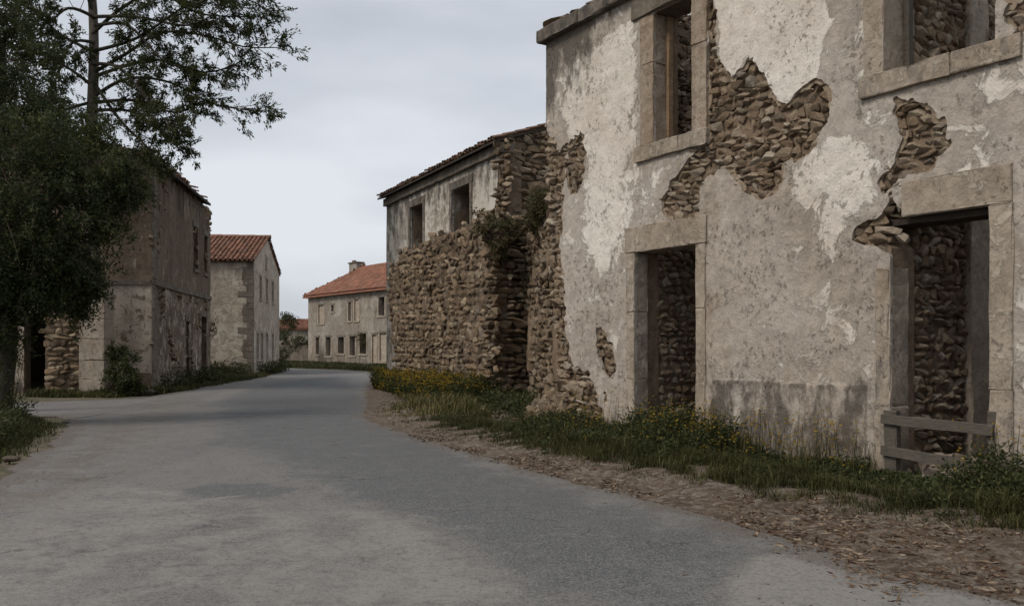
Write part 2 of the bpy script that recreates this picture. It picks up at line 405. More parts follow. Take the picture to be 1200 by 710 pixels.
def tiles(name, P, du, dv, nu, nv, wid, ln, mat, parent, seed=0, keepfn=None, seg=5, jit=.01):
    """barrel tiles: P lower-left corner, du along the eave, dv up the slope (unit)"""
    r = np.random.default_rng(seed); P = np.array(P, float); du = np.array(du, float); dv = np.array(dv, float)
    nn = np.cross(du, dv); nn /= np.linalg.norm(nn)
    if nn[2] < 0: nn = -nn
    Vs = []; Fs = []; T = []; o = 0
    for j in range(nv):
        for i in range(nu):
            if keepfn and not keepfn((i+.5)*wid, (j+.5)*ln, r): continue
            for over in (1, 0):
                c = P+du*(i+(.5 if over else 1.0))*wid+dv*(j*ln)+nn*((.045 if over else .0))+r.normal(size=3)*jit
                rad = wid*(.34 if over else .36); ang = np.linspace(0, math.pi, seg+1)
                sx = np.cos(ang)*rad; sz = np.sin(ang)*rad*.75*(1 if over else -.8)+(.0 if over else .03)
                L = ln*1.12
                a = c[None]+du[None]*sx[:, None]+nn[None]*(sz+.022)[:, None]
                b = c[None]+du[None]*sx[:, None]*.88+nn[None]*sz[:, None]+dv[None]*L
                Vs += [a, b]; k = np.arange(seg); Fs.append(np.stack([o+k, o+k+1, o+seg+2+k, o+seg+1+k], 1)); o += 2*(seg+1)
                T.append(np.full(2*(seg+1), r.random()))
    me = mesh_np(name, np.concatenate(Vs), [np.concatenate(Fs)], mat, {'tint': np.concatenate(T)}, True)
    q = link(name, me, parent); q['kind'] = 'stuff'; return q
def quadslab(name, pts, th, mat, parent, kind=None):
    """thick slab from a planar top polygon"""
    V = [Vector(p) for p in pts]; n = len(V); W = [p-Vector((0, 0, th)) for p in V]
    F = [list(range(n)), list(range(2*n-1, n-1, -1))]+[[i, (i+1) % n, n+(i+1) % n, n+i] for i in range(n)]
    o = link(name, mesh_py(name, V+W, F, mat), parent)
    if kind: o['kind'] = kind
    return o
class Tubes:
    def __init__(s): s.V = []; s.F = []; s.o = 0
    def add(s, pts, rad, k=6):
        pts = np.array([list(p) for p in pts], float); n = len(pts); rad = np.broadcast_to(np.asarray(rad, float), (n,))
        T = np.gradient(pts, axis=0); T /= np.linalg.norm(T, axis=1)[:, None]+1e-9
        ref = np.array([.3, .9, .1]) if abs(T[0, 2]) > .8 else np.array([0, 0, 1.])
        A = np.cross(T, ref); A /= np.linalg.norm(A, axis=1)[:, None]+1e-9; B = np.cross(T, A)
        an = np.linspace(0, 2*math.pi, k, endpoint=False)
        R = pts[:, None]+(A[:, None]*np.cos(an)[None, :, None]+B[:, None]*np.sin(an)[None, :, None])*rad[:, None, None]
        s.V.append(R.reshape(-1, 3)); i, j = np.meshgrid(np.arange(n-1), np.arange(k), indexing='ij'); i = i.ravel(); j = j.ravel()
        s.F.append(np.stack([i*k+j, i*k+(j+1) % k, (i+1)*k+(j+1) % k, (i+1)*k+j], 1)+s.o); s.o += n*k
    def build(s, name, mat, parent):
        return link(name, mesh_np(name, np.concatenate(s.V), [np.concatenate(s.F)], mat, None, True), parent)
def leaves(name, C, length, width, mat, parent, rng, dirs=None, tint=None, droop=.2, spread=.9):
    """folded leaves, two faces each"""
    n = len(C); D = rng.normal(size=(n, 3))
    if dirs is not None: D = dirs+D*spread*.6
    D[:, 2] -= droop; D /= np.linalg.norm(D, axis=1)[:, None]
    S = np.cross(D, rng.normal(size=(n, 3))); S /= np.linalg.norm(S, axis=1)[:, None]; Nn = np.cross(D, S)
    L = (length*(rng.uniform(.6, 1.3, n) if mat is not DRYLEAF else rng.gamma(3, .3, n)+.15))[:, None]; W = (width*rng.uniform(.7, 1.3, n))[:, None]
    V = np.stack([C, C+D*L*.45+S*W*.5+Nn*W*.15, C+D*L, C+D*L*.45-S*W*.5+Nn*W*.15], 1).reshape(-1, 3)
    k = np.arange(n)*4; F = np.concatenate([np.stack([k, k+1, k+2], 1), np.stack([k, k+2, k+3], 1)])
    t = np.clip(rng.normal(.45, .22, n) if tint is None else tint, 0, 1)
    me = mesh_np(name, V, [F], mat, {'tint': np.repeat(t, 4)}, False); return link(name, me, parent)
def blades(name, P, H, lean, wid, mat, parent, rng, tint):
    n = len(P); a = rng.uniform(0, 2*math.pi, n); dx = np.stack([np.cos(a), np.sin(a), 0*a], 1); sx = np.stack([-np.sin(a), np.cos(a), 0*a], 1)
    H = H[:, None]; ln = (lean*rng.uniform(.2, 1.6, n))[:, None]; W = (wid*rng.uniform(.6, 1.4, n))[:, None]; z = np.array([[0, 0, 1.]])
    b = P; m_ = P+z*H*.55+dx*H*ln*.3; t = P+z*H*(1-.25*ln)+dx*H*ln
    V = np.stack([b-sx*W*.5, b+sx*W*.5, m_+sx*W*.4, m_-sx*W*.4, t], 1).reshape(-1, 3); k = np.arange(n)*5
    me = mesh_np(name, V, [np.stack([k, k+1, k+2, k+3], 1), np.stack([k+3, k+2, k+4], 1)], mat, {'tint': np.repeat(np.clip(tint, 0, 1), 5)}, False)
    return link(name, me, parent)

# ================================================================== SETTING: ground, road
def ground_mat():
    m = M('dry_ground'); g = G(m); n1 = g.noise(.35, 7, .65); n2 = g.noise(3, 8, .7); n3 = g.noise(22, 6, .75)
    c = g.mix(g.ramp(n2, [(.35, 0.), (.65, 1.)]), (.17, .14, .105), (.095, .078, .055)); c = g.mix(g.ramp(n1, [(.42, 0.), (.6, .9)]), c, (.05, .058, .026))
    c = g.mix(g.ramp(n3, [(.55, 0.), (.72, .6)]), c, (.30, .265, .22))
    g.out(c, .97, g.math('ADD', n2, n3), .8, .03, .1); return m
GROUND = ground_mat()
def road_mat():
    m = M('worn_asphalt'); g = G(m); a = attr(g, 'paint'); sp = g.n('ShaderNodeSeparateColor', {0: a.outputs[0]})
    n0 = g.noise(.5, 8, .68, vec=g.n('ShaderNodeMapping', {'Vector': g.pos(), 'Rotation': (0, 0, .12), 'Scale': (1.6, .55, 1)}).outputs[0]); n1 = g.noise(3.5, 8, .72, dist=.4); n2 = g.noise(26, 6, .75); n3 = g.noise(70, 4, .75)
    c = g.mix(g.ramp(n0, [(.38, 0.), (.62, 1.)]), (.140, .133, .125), (.096, .092, .087))
    c = g.mix(g.ramp(n1, [(.42, 0.), (.68, .5)]), c, (.175, .165, .153))
    j = g.math('SUBTRACT', g.noise(1.7, 9, .72, dist=.5), .5); j = g.math('ADD', g.math('MULTIPLY', j, 2.3), g.math('MULTIPLY', g.math('SUBTRACT', g.noise(7, 8, .8), .5), 1.1))
    c = g.mix(g.math('MULTIPLY', g.ramp(g.math('ADD', sp.outputs[1], j), [(.28, 0.), (.72, 1.)]), .85), c, (.060, .064, .067))   # bluer new asphalt
    c = g.mix(g.math('MULTIPLY', g.ramp(g.math('ADD', sp.outputs[0], j), [(.30, 0.), (.68, 1.)]), .9), c, (.205, .191, .172))    # pale dust
    c = g.mix(g.math('MULTIPLY', g.ramp(g.math('ADD', sp.outputs[2], j), [(.35, 0.), (.65, 1.)]), .8), c, (.085, .066, .05))    # earth
    c = g.mix(g.ramp(n3, [(.48, 0.), (.62, .75)]), c, (.25, .24, .225)); c = g.mix(g.ramp(n2, [(.52, 0.), (.66, .6)]), c, (.04, .038, .036))
    blot = g.ramp(g.noise(8, 7, .75, dist=.3), [(.53, 0.), (.64, 1.)]); c = g.mix(g.math('MULTIPLY', blot, .35), c, (.05, .046, .042))
    vo = g.n('ShaderNodeTexVoronoi', {'Vector': g.n('ShaderNodeVectorMath', {0: g.pos(), 1: g.n('ShaderNodeTexNoise', {'Vector': g.pos(), 'Scale': 2.5, 'Detail': 4.}).outputs['Color']}, operation='ADD').outputs[0], 'Scale': .55}, feature='DISTANCE_TO_EDGE')
    ck = g.math('MULTIPLY', g.ramp(vo.outputs['Distance'], [(.0, 1.), (.012, 0.)]), g.ramp(g.noise(.8, 4, .6), [(.50, 0.), (.60, .8)])); c = g.mix(ck, c, (.035, .032, .028))
    g.out(c, g.ramp(n1, [(.3, .72), (.7, .92)]), g.math('ADD', g.math('MULTIPLY', n2, .8), g.math('MULTIPLY', n3, .7)), .7, .012, .3); return m
ROAD = road_mat()
R_EDGE = [(5.6, -6), (4.6, 0), (3.95, 4), (3.5, 5.2), gnd(1040, 668), gnd(925, 628), gnd(820, 596), gnd(700, 567), gnd(600, 542), gnd(500, 514), (-3.05, 18.6), (-4.45, 26.7), (-5.9, 36), (-7.6, 50)]
FAR = [(-11.6, 56.5), (-16.5, 61), (-30, 68), (-60, 76)]
L_EDGE = [(-60, 70), (-30, 62), (-17.5, 57), (-14.6, 53), (-12.7, 43), (-12.3, 36), (-11.7, 30.8), (-11.2, 26), (-14.5, 23.6), (-20, 22.4), (-20, 20.2), (-10.2, 19.3), (-8.75, 16.8), (-7.3, 13.3), (-6.2, 10.3), (-5.3, 7.4), (-6, 0), (-7, -6)]
ROADPOLY = R_EDGE+FAR+L_EDGE
def road_paint(X, Y):
    def pp(pts): return np.array([gnd(*p) for p in pts])
    pale = np.zeros_like(X); blue = np.zeros_like(X)
    for pts, k, sf in (([(-200, 720), (-200, 620), (100, 560), (330, 585), (430, 620), (520, 630), (610, 690), (600, 900), (-200, 900)], .50, .5),
                       ([(380, 592), (470, 600), (600, 680), (590, 712), (470, 700), (420, 640)], .72, .45),
                       ([(880, 712), (860, 690), (900, 655), (960, 650), (1250, 700), (1250, 900), (880, 900)], 1.5, .3),
                       ([(110, 500), (210, 455), (330, 438), (350, 442), (230, 480), (160, 560), (90, 600)], .42, .8)):
        pale = np.maximum(pale, k*sstep(sf, -sf, polysd(X, Y, pp(pts))))
    for pts, k, sf in (([(205, 575), (245, 566), (310, 566), (350, 573), (320, 583), (250, 587), (215, 583)], .8, .12),
                       ([(250, 470), (300, 450), (400, 440), (440, 470), (500, 515), (600, 552), (700, 580), (800, 610), (900, 645), (880, 690), (760, 715), (620, 690), (520, 625), (400, 590), (330, 545), (260, 520)], .80, .75)):
        blue = np.maximum(blue, k*sstep(sf, -sf, polysd(X, Y, pp(pts))))
    e = polysd(X, Y, ROADPOLY)
    dirt = np.maximum(.8*sstep(-.8, .0, e), .5*sstep(1.2, -.6, polysd(X, Y, pp([(-60, 560), (40, 530), (170, 470), (250, 460), (130, 560), (-60, 640)]))))
    dirt = np.maximum(dirt, .6*sstep(.3, -.2, polysd(X, Y, pp([(-20, 556), (40, 545), (75, 548), (20, 560), (-40, 566)]))))
    return pale, blue, dirt
def ground_sheet(name, box, res, fn, mat, z, zfn=None, paint=None, bend=.01):
    x0, x1, y0, y1 = box; pl = Plane((0, 0), (1, 0))
    nx = int((x1-x0)/res)+1; ny = int((y1-y0)/res)+1
    o = skin(name, pl, box, res, fn, mat, None, 0, .03, 0, 1, paint)
    me = o.data; n = len(me.vertices); c = np.zeros(n*3, np.float32); me.vertices.foreach_get('co', c); c = c.reshape(-1, 3)
    # skin() lays v on z and the wall's depth on -y: turn the sheet to lie flat
    X = c[:, 0].copy(); Yd = c[:, 2].copy(); Dp = -c[:, 1].copy(); Z = z+Dp+(zfn(X, Yd) if zfn else 0)
    me.vertices.foreach_set('co', np.stack([X, Yd, Z], 1).ravel()); me.update(); me.flip_normals() if me.polygons[0].normal.z < 0 else None
    o['kind'] = 'structure'; return o
gr = link('ground', mesh_py('ground', [(-900, -300, -.03), (900, -300, -.03), (900, 1500, -.03), (-900, 1500, -.03)], [[0, 1, 2, 3]], GROUND)); gr['kind'] = 'structure'
def road_z(X, Y): return .008*fbm(X*.8, Y*.8, 4, 2)*2
rf = lambda X, Y: -polysd(X, Y, ROADPOLY)+.22*fbm(X*2.6, Y*2.6, 5, 9)*2*sstep(40, 15, Y)
ground_sheet('road', (-9.5, 5.6, 2.0, 20.0), .075, rf, ROAD, .004, road_z, road_paint)
ground_sheet('far_road', (-60, 0, 20.0, 78), .33, rf, ROAD, .004, road_z, road_paint)
ground_sheet('near_road', (-20, 6, -6, 2.0), .3, rf, ROAD, .004, road_z, road_paint)
ground_sheet('driveway', (-20.5, -9.5, 18.5, 20.0), .2, rf, ROAD, .004, road_z, road_paint)

# near facade plane: u grows towards the camera
NF = Plane((.62, 15.54), (.5416, -.8406))
MF = Plane((-4.75, 32.3), (.449, -.894))
# verge: earth bank between the road edge and the walls on the right
def verge_mat():
    m = M('verge_earth'); g = G(m); n1 = g.noise(1.3, 8, .7); n2 = g.noise(9, 8, .75, dist=.5); n3 = g.noise(45, 5, .75)
    c = g.mix(g.ramp(n1, [(.38, 0.), (.62, 1.)]), (.135, .098, .07), (.075, .055, .04)); c = g.mix(g.ramp(n2, [(.46, 0.), (.62, .85)]), c, (.27, .235, .195))
    c = g.mix(g.ramp(n3, [(.48, 0.), (.62, .6)]), c, (.055, .04, .03)); g.out(c, .97, g.math('ADD', n2, g.math('MULTIPLY', n3, .6)), 1.0, .03, .1); return m
VERGE = verge_mat()
WALLLINE = [tuple(NF.w3(12, 0)[:2]), tuple(NF.w3(0, 0)[:2]), (-.3, 22.6), tuple(MF.w3(0, 0)[:2]), (-5.4, 36), (-7.2, 52)]
VPOLY = [(x-.12, y) for x, y in R_EDGE[1:]]+[(-6.4, 52), (-3.5, 33), (0.6, 23.4), (1.6, 15.5)]+[tuple(NF.w3(11.5, 0, -.5)[:2])]
def wall_dist(X, Y): return polysd(X, Y, WALLLINE+[(8, 60), (16, 10)])
def verge_z(X, Y):
    d = -polysd(X, Y, ROADPOLY) ; e = np.clip(polysd(X, Y, ROADPOLY), 0, 4)
    return .09*sstep(0, 1.6, e)+.06*fbm(X*2.2, Y*2.2, 5, 4)*2*sstep(0, .5, e)+.022*fbm(X*8, Y*8, 4, 5)*2*sstep(0, .3, e)
vf = lambda X, Y: -polysd(X, Y, VPOLY)+.2*fbm(X*2.1, Y*2.1, 5, 8)*2
ground_sheet('verge', (-7.8, 8.6, 3.0, 24), .07, vf, VERGE, .010, verge_z)
ground_sheet('far_verge', (-7.8, 0, 24, 52), .3, vf, VERGE, .010, verge_z)

# ================================================================== NEAR RUINED HOUSE (right)
house = empty('ruined_house', (NF.w3(4, 0)[0], NF.w3(4, 0)[1], 0), 'tall roofless ruin on the right with flaking pale plaster and bare stone patches', 'ruined house')
U = lambda x: NF.px(x, HOR)[0]
UMAX = 11.0; VT = 7.12
W1 = (U(766), U(811), 4.71, 6.72); D1 = (U(744), U(816), -.2, 3.07)
W2 = (U(1036), U(1166), 4.74, 6.72); D2 = (U(1043), U(1160), -.2, 3.05)
OPN = [W1, D1, W2, D2]
NP = lambda pts: [NF.px(*p) for p in pts]
RP1 = NP([(829, -40), (836, 0), (840, 60), (847, 79), (856, 95), (865, 83), (876, 71), (887, 75), (896, 94), (905, 113), (916, 123), (926, 120), (941, 102), (953, 91), (966, 100), (972, 119), (970, 137), (963, 153), (958, 171), (941, 187), (921, 194), (915, 215), (904, 233), (890, 237), (876, 224), (861, 209), (842, 196), (826, 209), (820, 233), (823, 249), (808, 259), (789, 262), (778, 252), (776, 233), (786, 209), (802, 190), (814, 180), (829, 160)])
RP2 = NP([(1045, 112), (1067, 114), (1092, 127), (1111, 144), (1111, 165), (1100, 186), (1092, 199), (1054, 209), (1041, 220), (1033, 222), (1035, 207), (1050, 194), (1052, 160), (1045, 139)])
RP3 = NP([(1002, 268), (1010, 259), (1025, 256), (1036, 247), (1044, 226), (1054, 244), (1066, 251), (1050, 271), (1045, 297), (1024, 293), (1010, 290), (997, 283)])
RP4 = NP([(600, 140), (640, 146), (646, 165), (655, 178), (664, 168), (675, 153), (684, 157), (688, 177), (684, 203), (678, 222), (668, 232), (662, 200), (658, 250), (657, 300), (661, 345), (664, 395), (670, 425), (690, 440), (700, 470), (712, 495), (715, 530), (600, 540)])
RP5 = NP([(1168, -60), (1215, -60), (1215, 40), (1190, 46), (1178, 30)])
RP6 = NP([(700, 385), (716, 395), (722, 430), (714, 445), (703, 425)])
def nf_field(Uu, Vv):
    nz = fbm(Uu*3.1, Vv*3.1, 4, 11)*.22+fbm(Uu*11, Vv*11, 3, 21)*.16
    f = np.minimum.reduce([polysd(Uu, Vv, p)+nz*k for p, k in ((RP1, .7), (RP2, .8), (RP3, .5), (RP4, 1), (RP5, 1), (RP6, 1))])
    small = fbm(Uu*1.7, Vv*1.7, 5, 31)-.5+(.36*sstep(2.6, .0, Vv)*sstep(2.6, 0, Uu))+.10*sstep(6.5,5.5,Vv)       # extra flaking low at the far corner
    f = np.minimum(f, -(small-.02)*1.2)
    for o in OPN: f = np.minimum(f, rectsd(Uu, Vv, o))
    return f
CAV = NP([(1028, 266), (1040, 248), (1047, 236), (1057, 250), (1052, 292), (1032, 280)])
def rects_only(Uu, Vv):
    f = np.full(np.shape(Uu), 9.)
    for o in OPN: f = np.minimum(f, rectsd(Uu, Vv, o))
    return f
def openings_only(Uu, Vv):
    f = polysd(Uu, Vv, CAV)+.03*fbm(Uu*9, Vv*9, 3, 4)*2
    for o in OPN: f = np.minimum(f, rectsd(Uu, Vv, o))
    return f
WA = NP([(830, -60), (972, -60), (970, 30), (957, 90), (930, 122), (916, 126), (900, 104), (887, 78), (876, 70), (856, 98), (845, 80)])
WB = NP([(925, 195), (965, 165), (1005, 160), (1034, 190), (1020, 235), (992, 258), (975, 300), (950, 262), (932, 235)])
WC = NP([(648, 90), (700, 50), (746, 20), (746, 165), (735, 200), (740, 250), (720, 320), (700, 330), (680, 270), (690, 200), (664, 150)])
WD = NP([(1120, 80), (1230, 40), (1230, 120), (1150, 135)])
WE = NP([(740, 190), (780, 180), (800, 182), (780, 205), (772, 255), (745, 262)])
def nf_paint(Uu, Vv):
    wht = np.clip(.22+.5*fbm(Uu*.8, Vv*.8, 4, 91)*2, .0, .5)
    for p, k, s in ((WA, .98, .07), (WB, .85, .22), (WC, 1.0, .35), (WD, .55, .35), (WE, .5, .25)):
        wht = np.maximum(wht, k*sstep(s, -s, polysd(Uu, Vv, p)))
    wht = np.where(Vv < 1.12+.02*fbm(Uu*3, Uu*0, 3)*2, wht*.2, wht)
    br = .18+.25*sstep(3.4, .5, Vv)*sstep(3.2, 5.5, Uu)*.8+.30*sstep(.5, 0, np.abs(Uu-U(828)))*sstep(4.6, 2, Vv)
    br = np.where(wht > .5, br*.5, br)
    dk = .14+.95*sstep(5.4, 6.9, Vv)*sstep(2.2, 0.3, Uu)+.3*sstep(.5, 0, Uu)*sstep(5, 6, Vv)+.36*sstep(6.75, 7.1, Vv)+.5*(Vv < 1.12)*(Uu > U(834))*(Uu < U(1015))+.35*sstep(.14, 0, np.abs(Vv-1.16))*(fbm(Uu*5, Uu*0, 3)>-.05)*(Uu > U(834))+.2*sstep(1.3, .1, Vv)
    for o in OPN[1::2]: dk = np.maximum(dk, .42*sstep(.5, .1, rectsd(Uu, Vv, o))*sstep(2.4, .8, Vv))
    return wht, br, dk
def leftcut(Uu, Vv):     # the far corner has crumbled: its edge wanders and steps back lower down
    e = np.interp(Vv, [0, .6, 1.2, 2.0, 3.2, 4.4, 5.3, 7.6], [U(x) for x in (668, 660, 655, 652, 647, 644, 640.5, 639)])
    return Uu-e+.05*fbm(Vv*3, Vv*.4, 3, 5)*2
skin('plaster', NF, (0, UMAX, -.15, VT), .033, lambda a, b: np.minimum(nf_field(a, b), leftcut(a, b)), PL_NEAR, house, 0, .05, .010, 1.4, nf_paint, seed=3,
     wfn=lambda a, b: .035*sstep(0.02, -.02, np.abs(a-(U(850)+U(1006))/2)-(U(1006)-U(850))/2)*sstep(1.14, 1.10, b)+.006*fbm(a*9, b*9, 3, 2)*2)
def uc_field(Uu, Vv):
    nz = fbm(Uu*4.5, Vv*4.5, 5, 61)*.20+fbm(Uu*16, Vv*16, 3, 62)*.10
    return np.minimum(np.minimum(np.minimum(nf_field(Uu, Vv)+.035+nz*.8, polysd(Uu, Vv, RP3)-.02), leftcut(Uu, Vv)-.02), openings_only(Uu, Vv)-.01)
UNDER = simple('scratch_coat', (.34, .265, .19), (.21, .157, .108), 9, .95, .9, bdist=.03)
skin('scratch_coat', NF, (0, UMAX, -.15, VT), .04, uc_field, UNDER, house, -.03, .03, .012, 5, None, seed=9)
wall = skin('wall', NF, (0.0, UMAX, -.2, VT), .07, lambda a, b: np.minimum(openings_only(a, b)-.04, leftcut(a, b)), MORTAR, house, -.085, .455, .045, 4.5, None, closed=True, seed=8)
stn = Stones(ST_NEAR)
reg = lambda a, b: np.minimum(np.minimum(-nf_field(a, b), rects_only(a, b)-.13), np.minimum(leftcut(a, b)+.05, polysd(a, b, CAV)+.05))
stn.course(NF, (0, UMAX, 0, VT), reg, .135, .10, -.085, .14, .3, -.05, prom=.45)
stn.course(NF, (0.0, 1.2, 0, 5.2), lambda a, b: .16-np.abs(leftcut(a, b)-.06), .26, .17, -.15, .30, .1, 0, prom=.3)
stn.course(NF, (U(1015), U(1064), 2.45, 3.4), lambda a, b: np.minimum(.11-np.abs(polysd(a, b, CAV)), rects_only(a, b)+.05), .19, .12, -.20, .26, .3, 0, prom=.3)
# inside: two cross walls of bare rubble, back wall, floor beams left unboarded to let light down
CW1 = Plane(NF.w3(D1[0]-.03, 0, -.58)[:2], NF.n*-1)     # runs inwards from the doorway's far jamb
CW2 = Plane(NF.w3(D2[0]-.03, 0, -.58)[:2], NF.n*-1)
def orient(pl):   # outward normal must face +u of the facade
    if pl.n @ NF.d < 0: pl.n = -pl.n
    return pl
orient(CW1); orient(CW2)
PX0 = CW2.px(1133, HOR)[0]; PX1 = CW2.px(1158, HOR)[0]
for q, (cw, ln) in enumerate(((CW1, 5.3), (CW2, PX0+.05))):
    skin('cross_wall', cw, (0, ln, -.2, 7.3), .12, lambda a, b: 7.15-b+.25*fbm(a*2, a*0, 3, 7)*2, MORTAR, house, -.05, .4, .04, 3, None, closed=True, seed=20+q)
    stn.course(cw, (.03, min(ln, 2.9), -.1, 7.1), None, .145, .10, -.05, .12, .4, prom=.45)
pier = Plane(CW2.w3(PX0, 0, .03)[:2], NF.n*-1); orient(pier)
block('pier', pier, 0, PX1-PX0, -.1, 4.0, -.35, .03, DRESS, house, .02, rough=.012, cuts=8, label='inner pier of smoother plastered masonry behind the barred doorway')
block('pier', pier, 0, (PX1-PX0)*.85, 4.0, 7.1, -.35, .02, DRESS, house, .02, rough=.012, cuts=8)
cwu = Plane(CW2.w3(PX1-.02, 0, -.05)[:2], NF.n*-1); orient(cwu)
skin('cross_wall', cwu, (0, 3.4, 4.0, 7.2), .12, None, MORTAR, house, -.06, .3, .04, 3, None, closed=True, seed=29)
stn.course(cwu, (0, 2.2, 4.1, 7.1), None, .145, .10, -.06, .12, .4, prom=.45)
cwb = Plane(CW2.w3(PX1+.35, 0, -.0)[:2], NF.n*-1); orient(cwb)
skin('cross_wall', cwb, (0, 2.2, -.1, 4.0), .12, None, MORTAR_DK, house, -.12, .4, .03, 3, None, closed=True, seed=27)
stn.course(cwb, (0, 1.8, .1, 3.9), None, .20, .115, -.05, .17, .3, prom=.7)
BK = Plane(NF.w3(0, 0, -6)[:2], NF.d); skin('back_wall', BK, (0, UMAX, -.2, 7.2), .2, lambda a, b: np.where(a > D2[0]-.4, 2.6, 7.0)+.5*fbm(a*1.2, a*0, 4, 3)*2-b, MORTAR_DK, house, 0, .4, .05, 2, None, closed=True, seed=5)  # unseen back wall cut low behind the near room so daylight gets in
SD = Plane(NF.w3(UMAX-.02, 0, -.6)[:2], NF.n*-1); orient(SD); skin('side_wall', SD, (0, 5.4, -.2, 7.2), .2, lambda a, b: 7.1-.85*a+.4*fbm(a*1.2, a*0, 4, 3)*2-b, PL_NEAR, house, 0, .4, .03, 2, lambda a, b: (a*0+.3, a*0+.3, a*0+.2), closed=True, seed=6)  # unseen end wall slopes down inwards to admit more daylight
SL = Plane(NF.w3(.15, 0, -.6)[:2], NF.n*-1); orient(SL); skin('side_wall', SL, (0, 5.4, -.2, 7.0), .15, lambda a, b: 6.8-b-.2*a+.3*fbm(a, b*0, 3)*2, MORTAR, house, .4, .4, .05, 2, None, closed=True, seed=7)
def nfp(u, v, w): return NF.vec(u, v, w)
for k in range(4):
    b0 = 1.0+k*1.15; block('floor_beam', NF, b0, b0+.14, 3.70, 3.89, -5.8, -.56, WOOD_DK, house, .01, cuts=2)
quadslab('earth_floor', [nfp(.5, .03, -.5), nfp(UMAX-.2, .03, -.5), nfp(UMAX-.2, .03, -5.8), nfp(.5, .03, -5.8)], .1, VOID, house)
# dressed stone surrounds, cut where the photograph shows joints
def surround(op, jw, lint, sill, parent, pj=(.35, .25, .2), dep=.60, leftj=True, rightj=True, proud=.02, lsplit=(), jsplit=(.5,), sillx=.1):
    u0, u1, v0, v1 = op; vb = max(v0, -.05)
    for side in ((0,) if leftj else ())+((1,) if rightj else ()):
        a, b = (u0-jw, u0) if side == 0 else (u1, u1+jw); ys = [vb]+[vb+(v1-vb)*t for t in jsplit]+[v1]
        for y0, y1 in zip(ys[:-1], ys[1:]): block('jamb', NF, a, b, y0+.003, y1-.003, -dep, proud+random.uniform(-.004, .004), DRESS, parent, .012, paint=(pj[0]+random.uniform(-.15, .15), pj[1]+.1, pj[2]+random.uniform(-.15, .05)), cuts=5)
    if lint:
        xs = [u0-jw-.02]+list(lsplit)+[u1+jw+.03]
        for a, b in zip(xs[:-1], xs[1:]): block('lintel', NF, a+.003, b-.003, v1+.003, v1+lint, -dep-.1, proud+.008, DRESS, parent, .014, paint=(.3, .2, .2), cuts=4)
    if sill:
        xs = [u0-jw-sillx, (u0+u1)/2+.18, u1+jw+.02]
        for a, b in zip(xs[:-1], xs[1:]): block('sill', NF, a+.002, b-.002, v0-sill, v0-.002, -dep-.1, proud+.035, DRESS, parent, .014, paint=(.3, .2, .38), cuts=4)
surround(W1, .30, 0, .235, house, (.5, .6, .05), .26, lsplit=(), jsplit=(.62,))
block('lintel', NF, W1[0]-.48, W1[1]+.05, W1[3]+.003, W1[3]+.36, -.45, .05, DRESS_DK, house, .02, paint=(.1, .5, .35), cuts=4, label='stained head lintel over the far upper window')
block('casement', NF, W1[0]-.02, W1[0]+.05, 4.72, 6.7, -.36, -.265, WOODW, house, .008, paint=(.1, .7, .1), cuts=4, label='weathered wooden casement post standing in the far upper window')
surround(D1, .19, .40, 0, house, (.45, .2, .15), .27, lsplit=(U(787),), jsplit=(.36, .7))
surround(W2, .26, 0, .24, house, (.3, .2, .2), .60, rightj=False, jsplit=(.5,), sillx=.04)
block('casement', NF, W2[0]+.002, W2[0]+.07, 4.75, 6.7, -.46, -.365, WOOD, house, .008, cuts=4)
block('lintel', NF, W2[0]-.3, W2[1]+.3, W2[3]+.003, W2[3]+.36, -.45, .03, DRESS, house, .02, cuts=4)
block('lintel', NF, U(1058), U(1187), D2[3]+.003, D2[3]+.40, -.44, .028, DRESS, house, .016, paint=(.3, .2, .2), cuts=5)
block('lintel_beam', NF, U(1040), U(1168), D2[3]-.075, D2[3]-.004, -.44, -.10, WOOD_DK, house, .01)
block('jamb', NF, D2[1], U(1188), -.05, 1.15, -.34, .02, DRESS, house, .014, paint=(.2, .2, .5), cuts=4)
block('jamb', NF, D2[1], U(1188), 1.156, D2[3]-.003, -.34, .022, DRESS, house, .014, paint=(.35, .2, .25), cuts=6)
block('jamb', NF, D2[0]-.19, D2[0], -.05, .9, -.38, .012, DRESS, house, .03, rough=.01, paint=(.1, .3, .55), cuts=5)
block('jamb', NF, D2[0]-.19, D2[0], .906, 2.5, -.38, .014, DRESS, house, .035, rough=.012, paint=(.1, .35, .4), cuts=7, label='crumbled jamb stones with a broken head beside the barred doorway')
# cornice: separate slabs with broken tile stubs
cu = -.12
cr_ = np.random.default_rng(4)
while cu < UMAX:
    L = cr_.uniform(.75, 1.25); block('cornice_stone', NF, cu+.004, min(cu+L, UMAX)-.004, VT-.02, VT+.21+cr_.uniform(-.02, .02), -.5, .13+cr_.uniform(-.02, .015), DRESS_DK, house, .03, rough=.012, paint=(.15, .2, .62), cuts=4); cu += L
stn.course(NF, (-.05, UMAX, VT+.2, VT+.42), lambda a, b: .33-(b-VT)+.28*fbm(a*1.3, a*0, 4, 17)*2, .24, .07, -.18, .3, .1, prom=.3)
stn.build(wall)
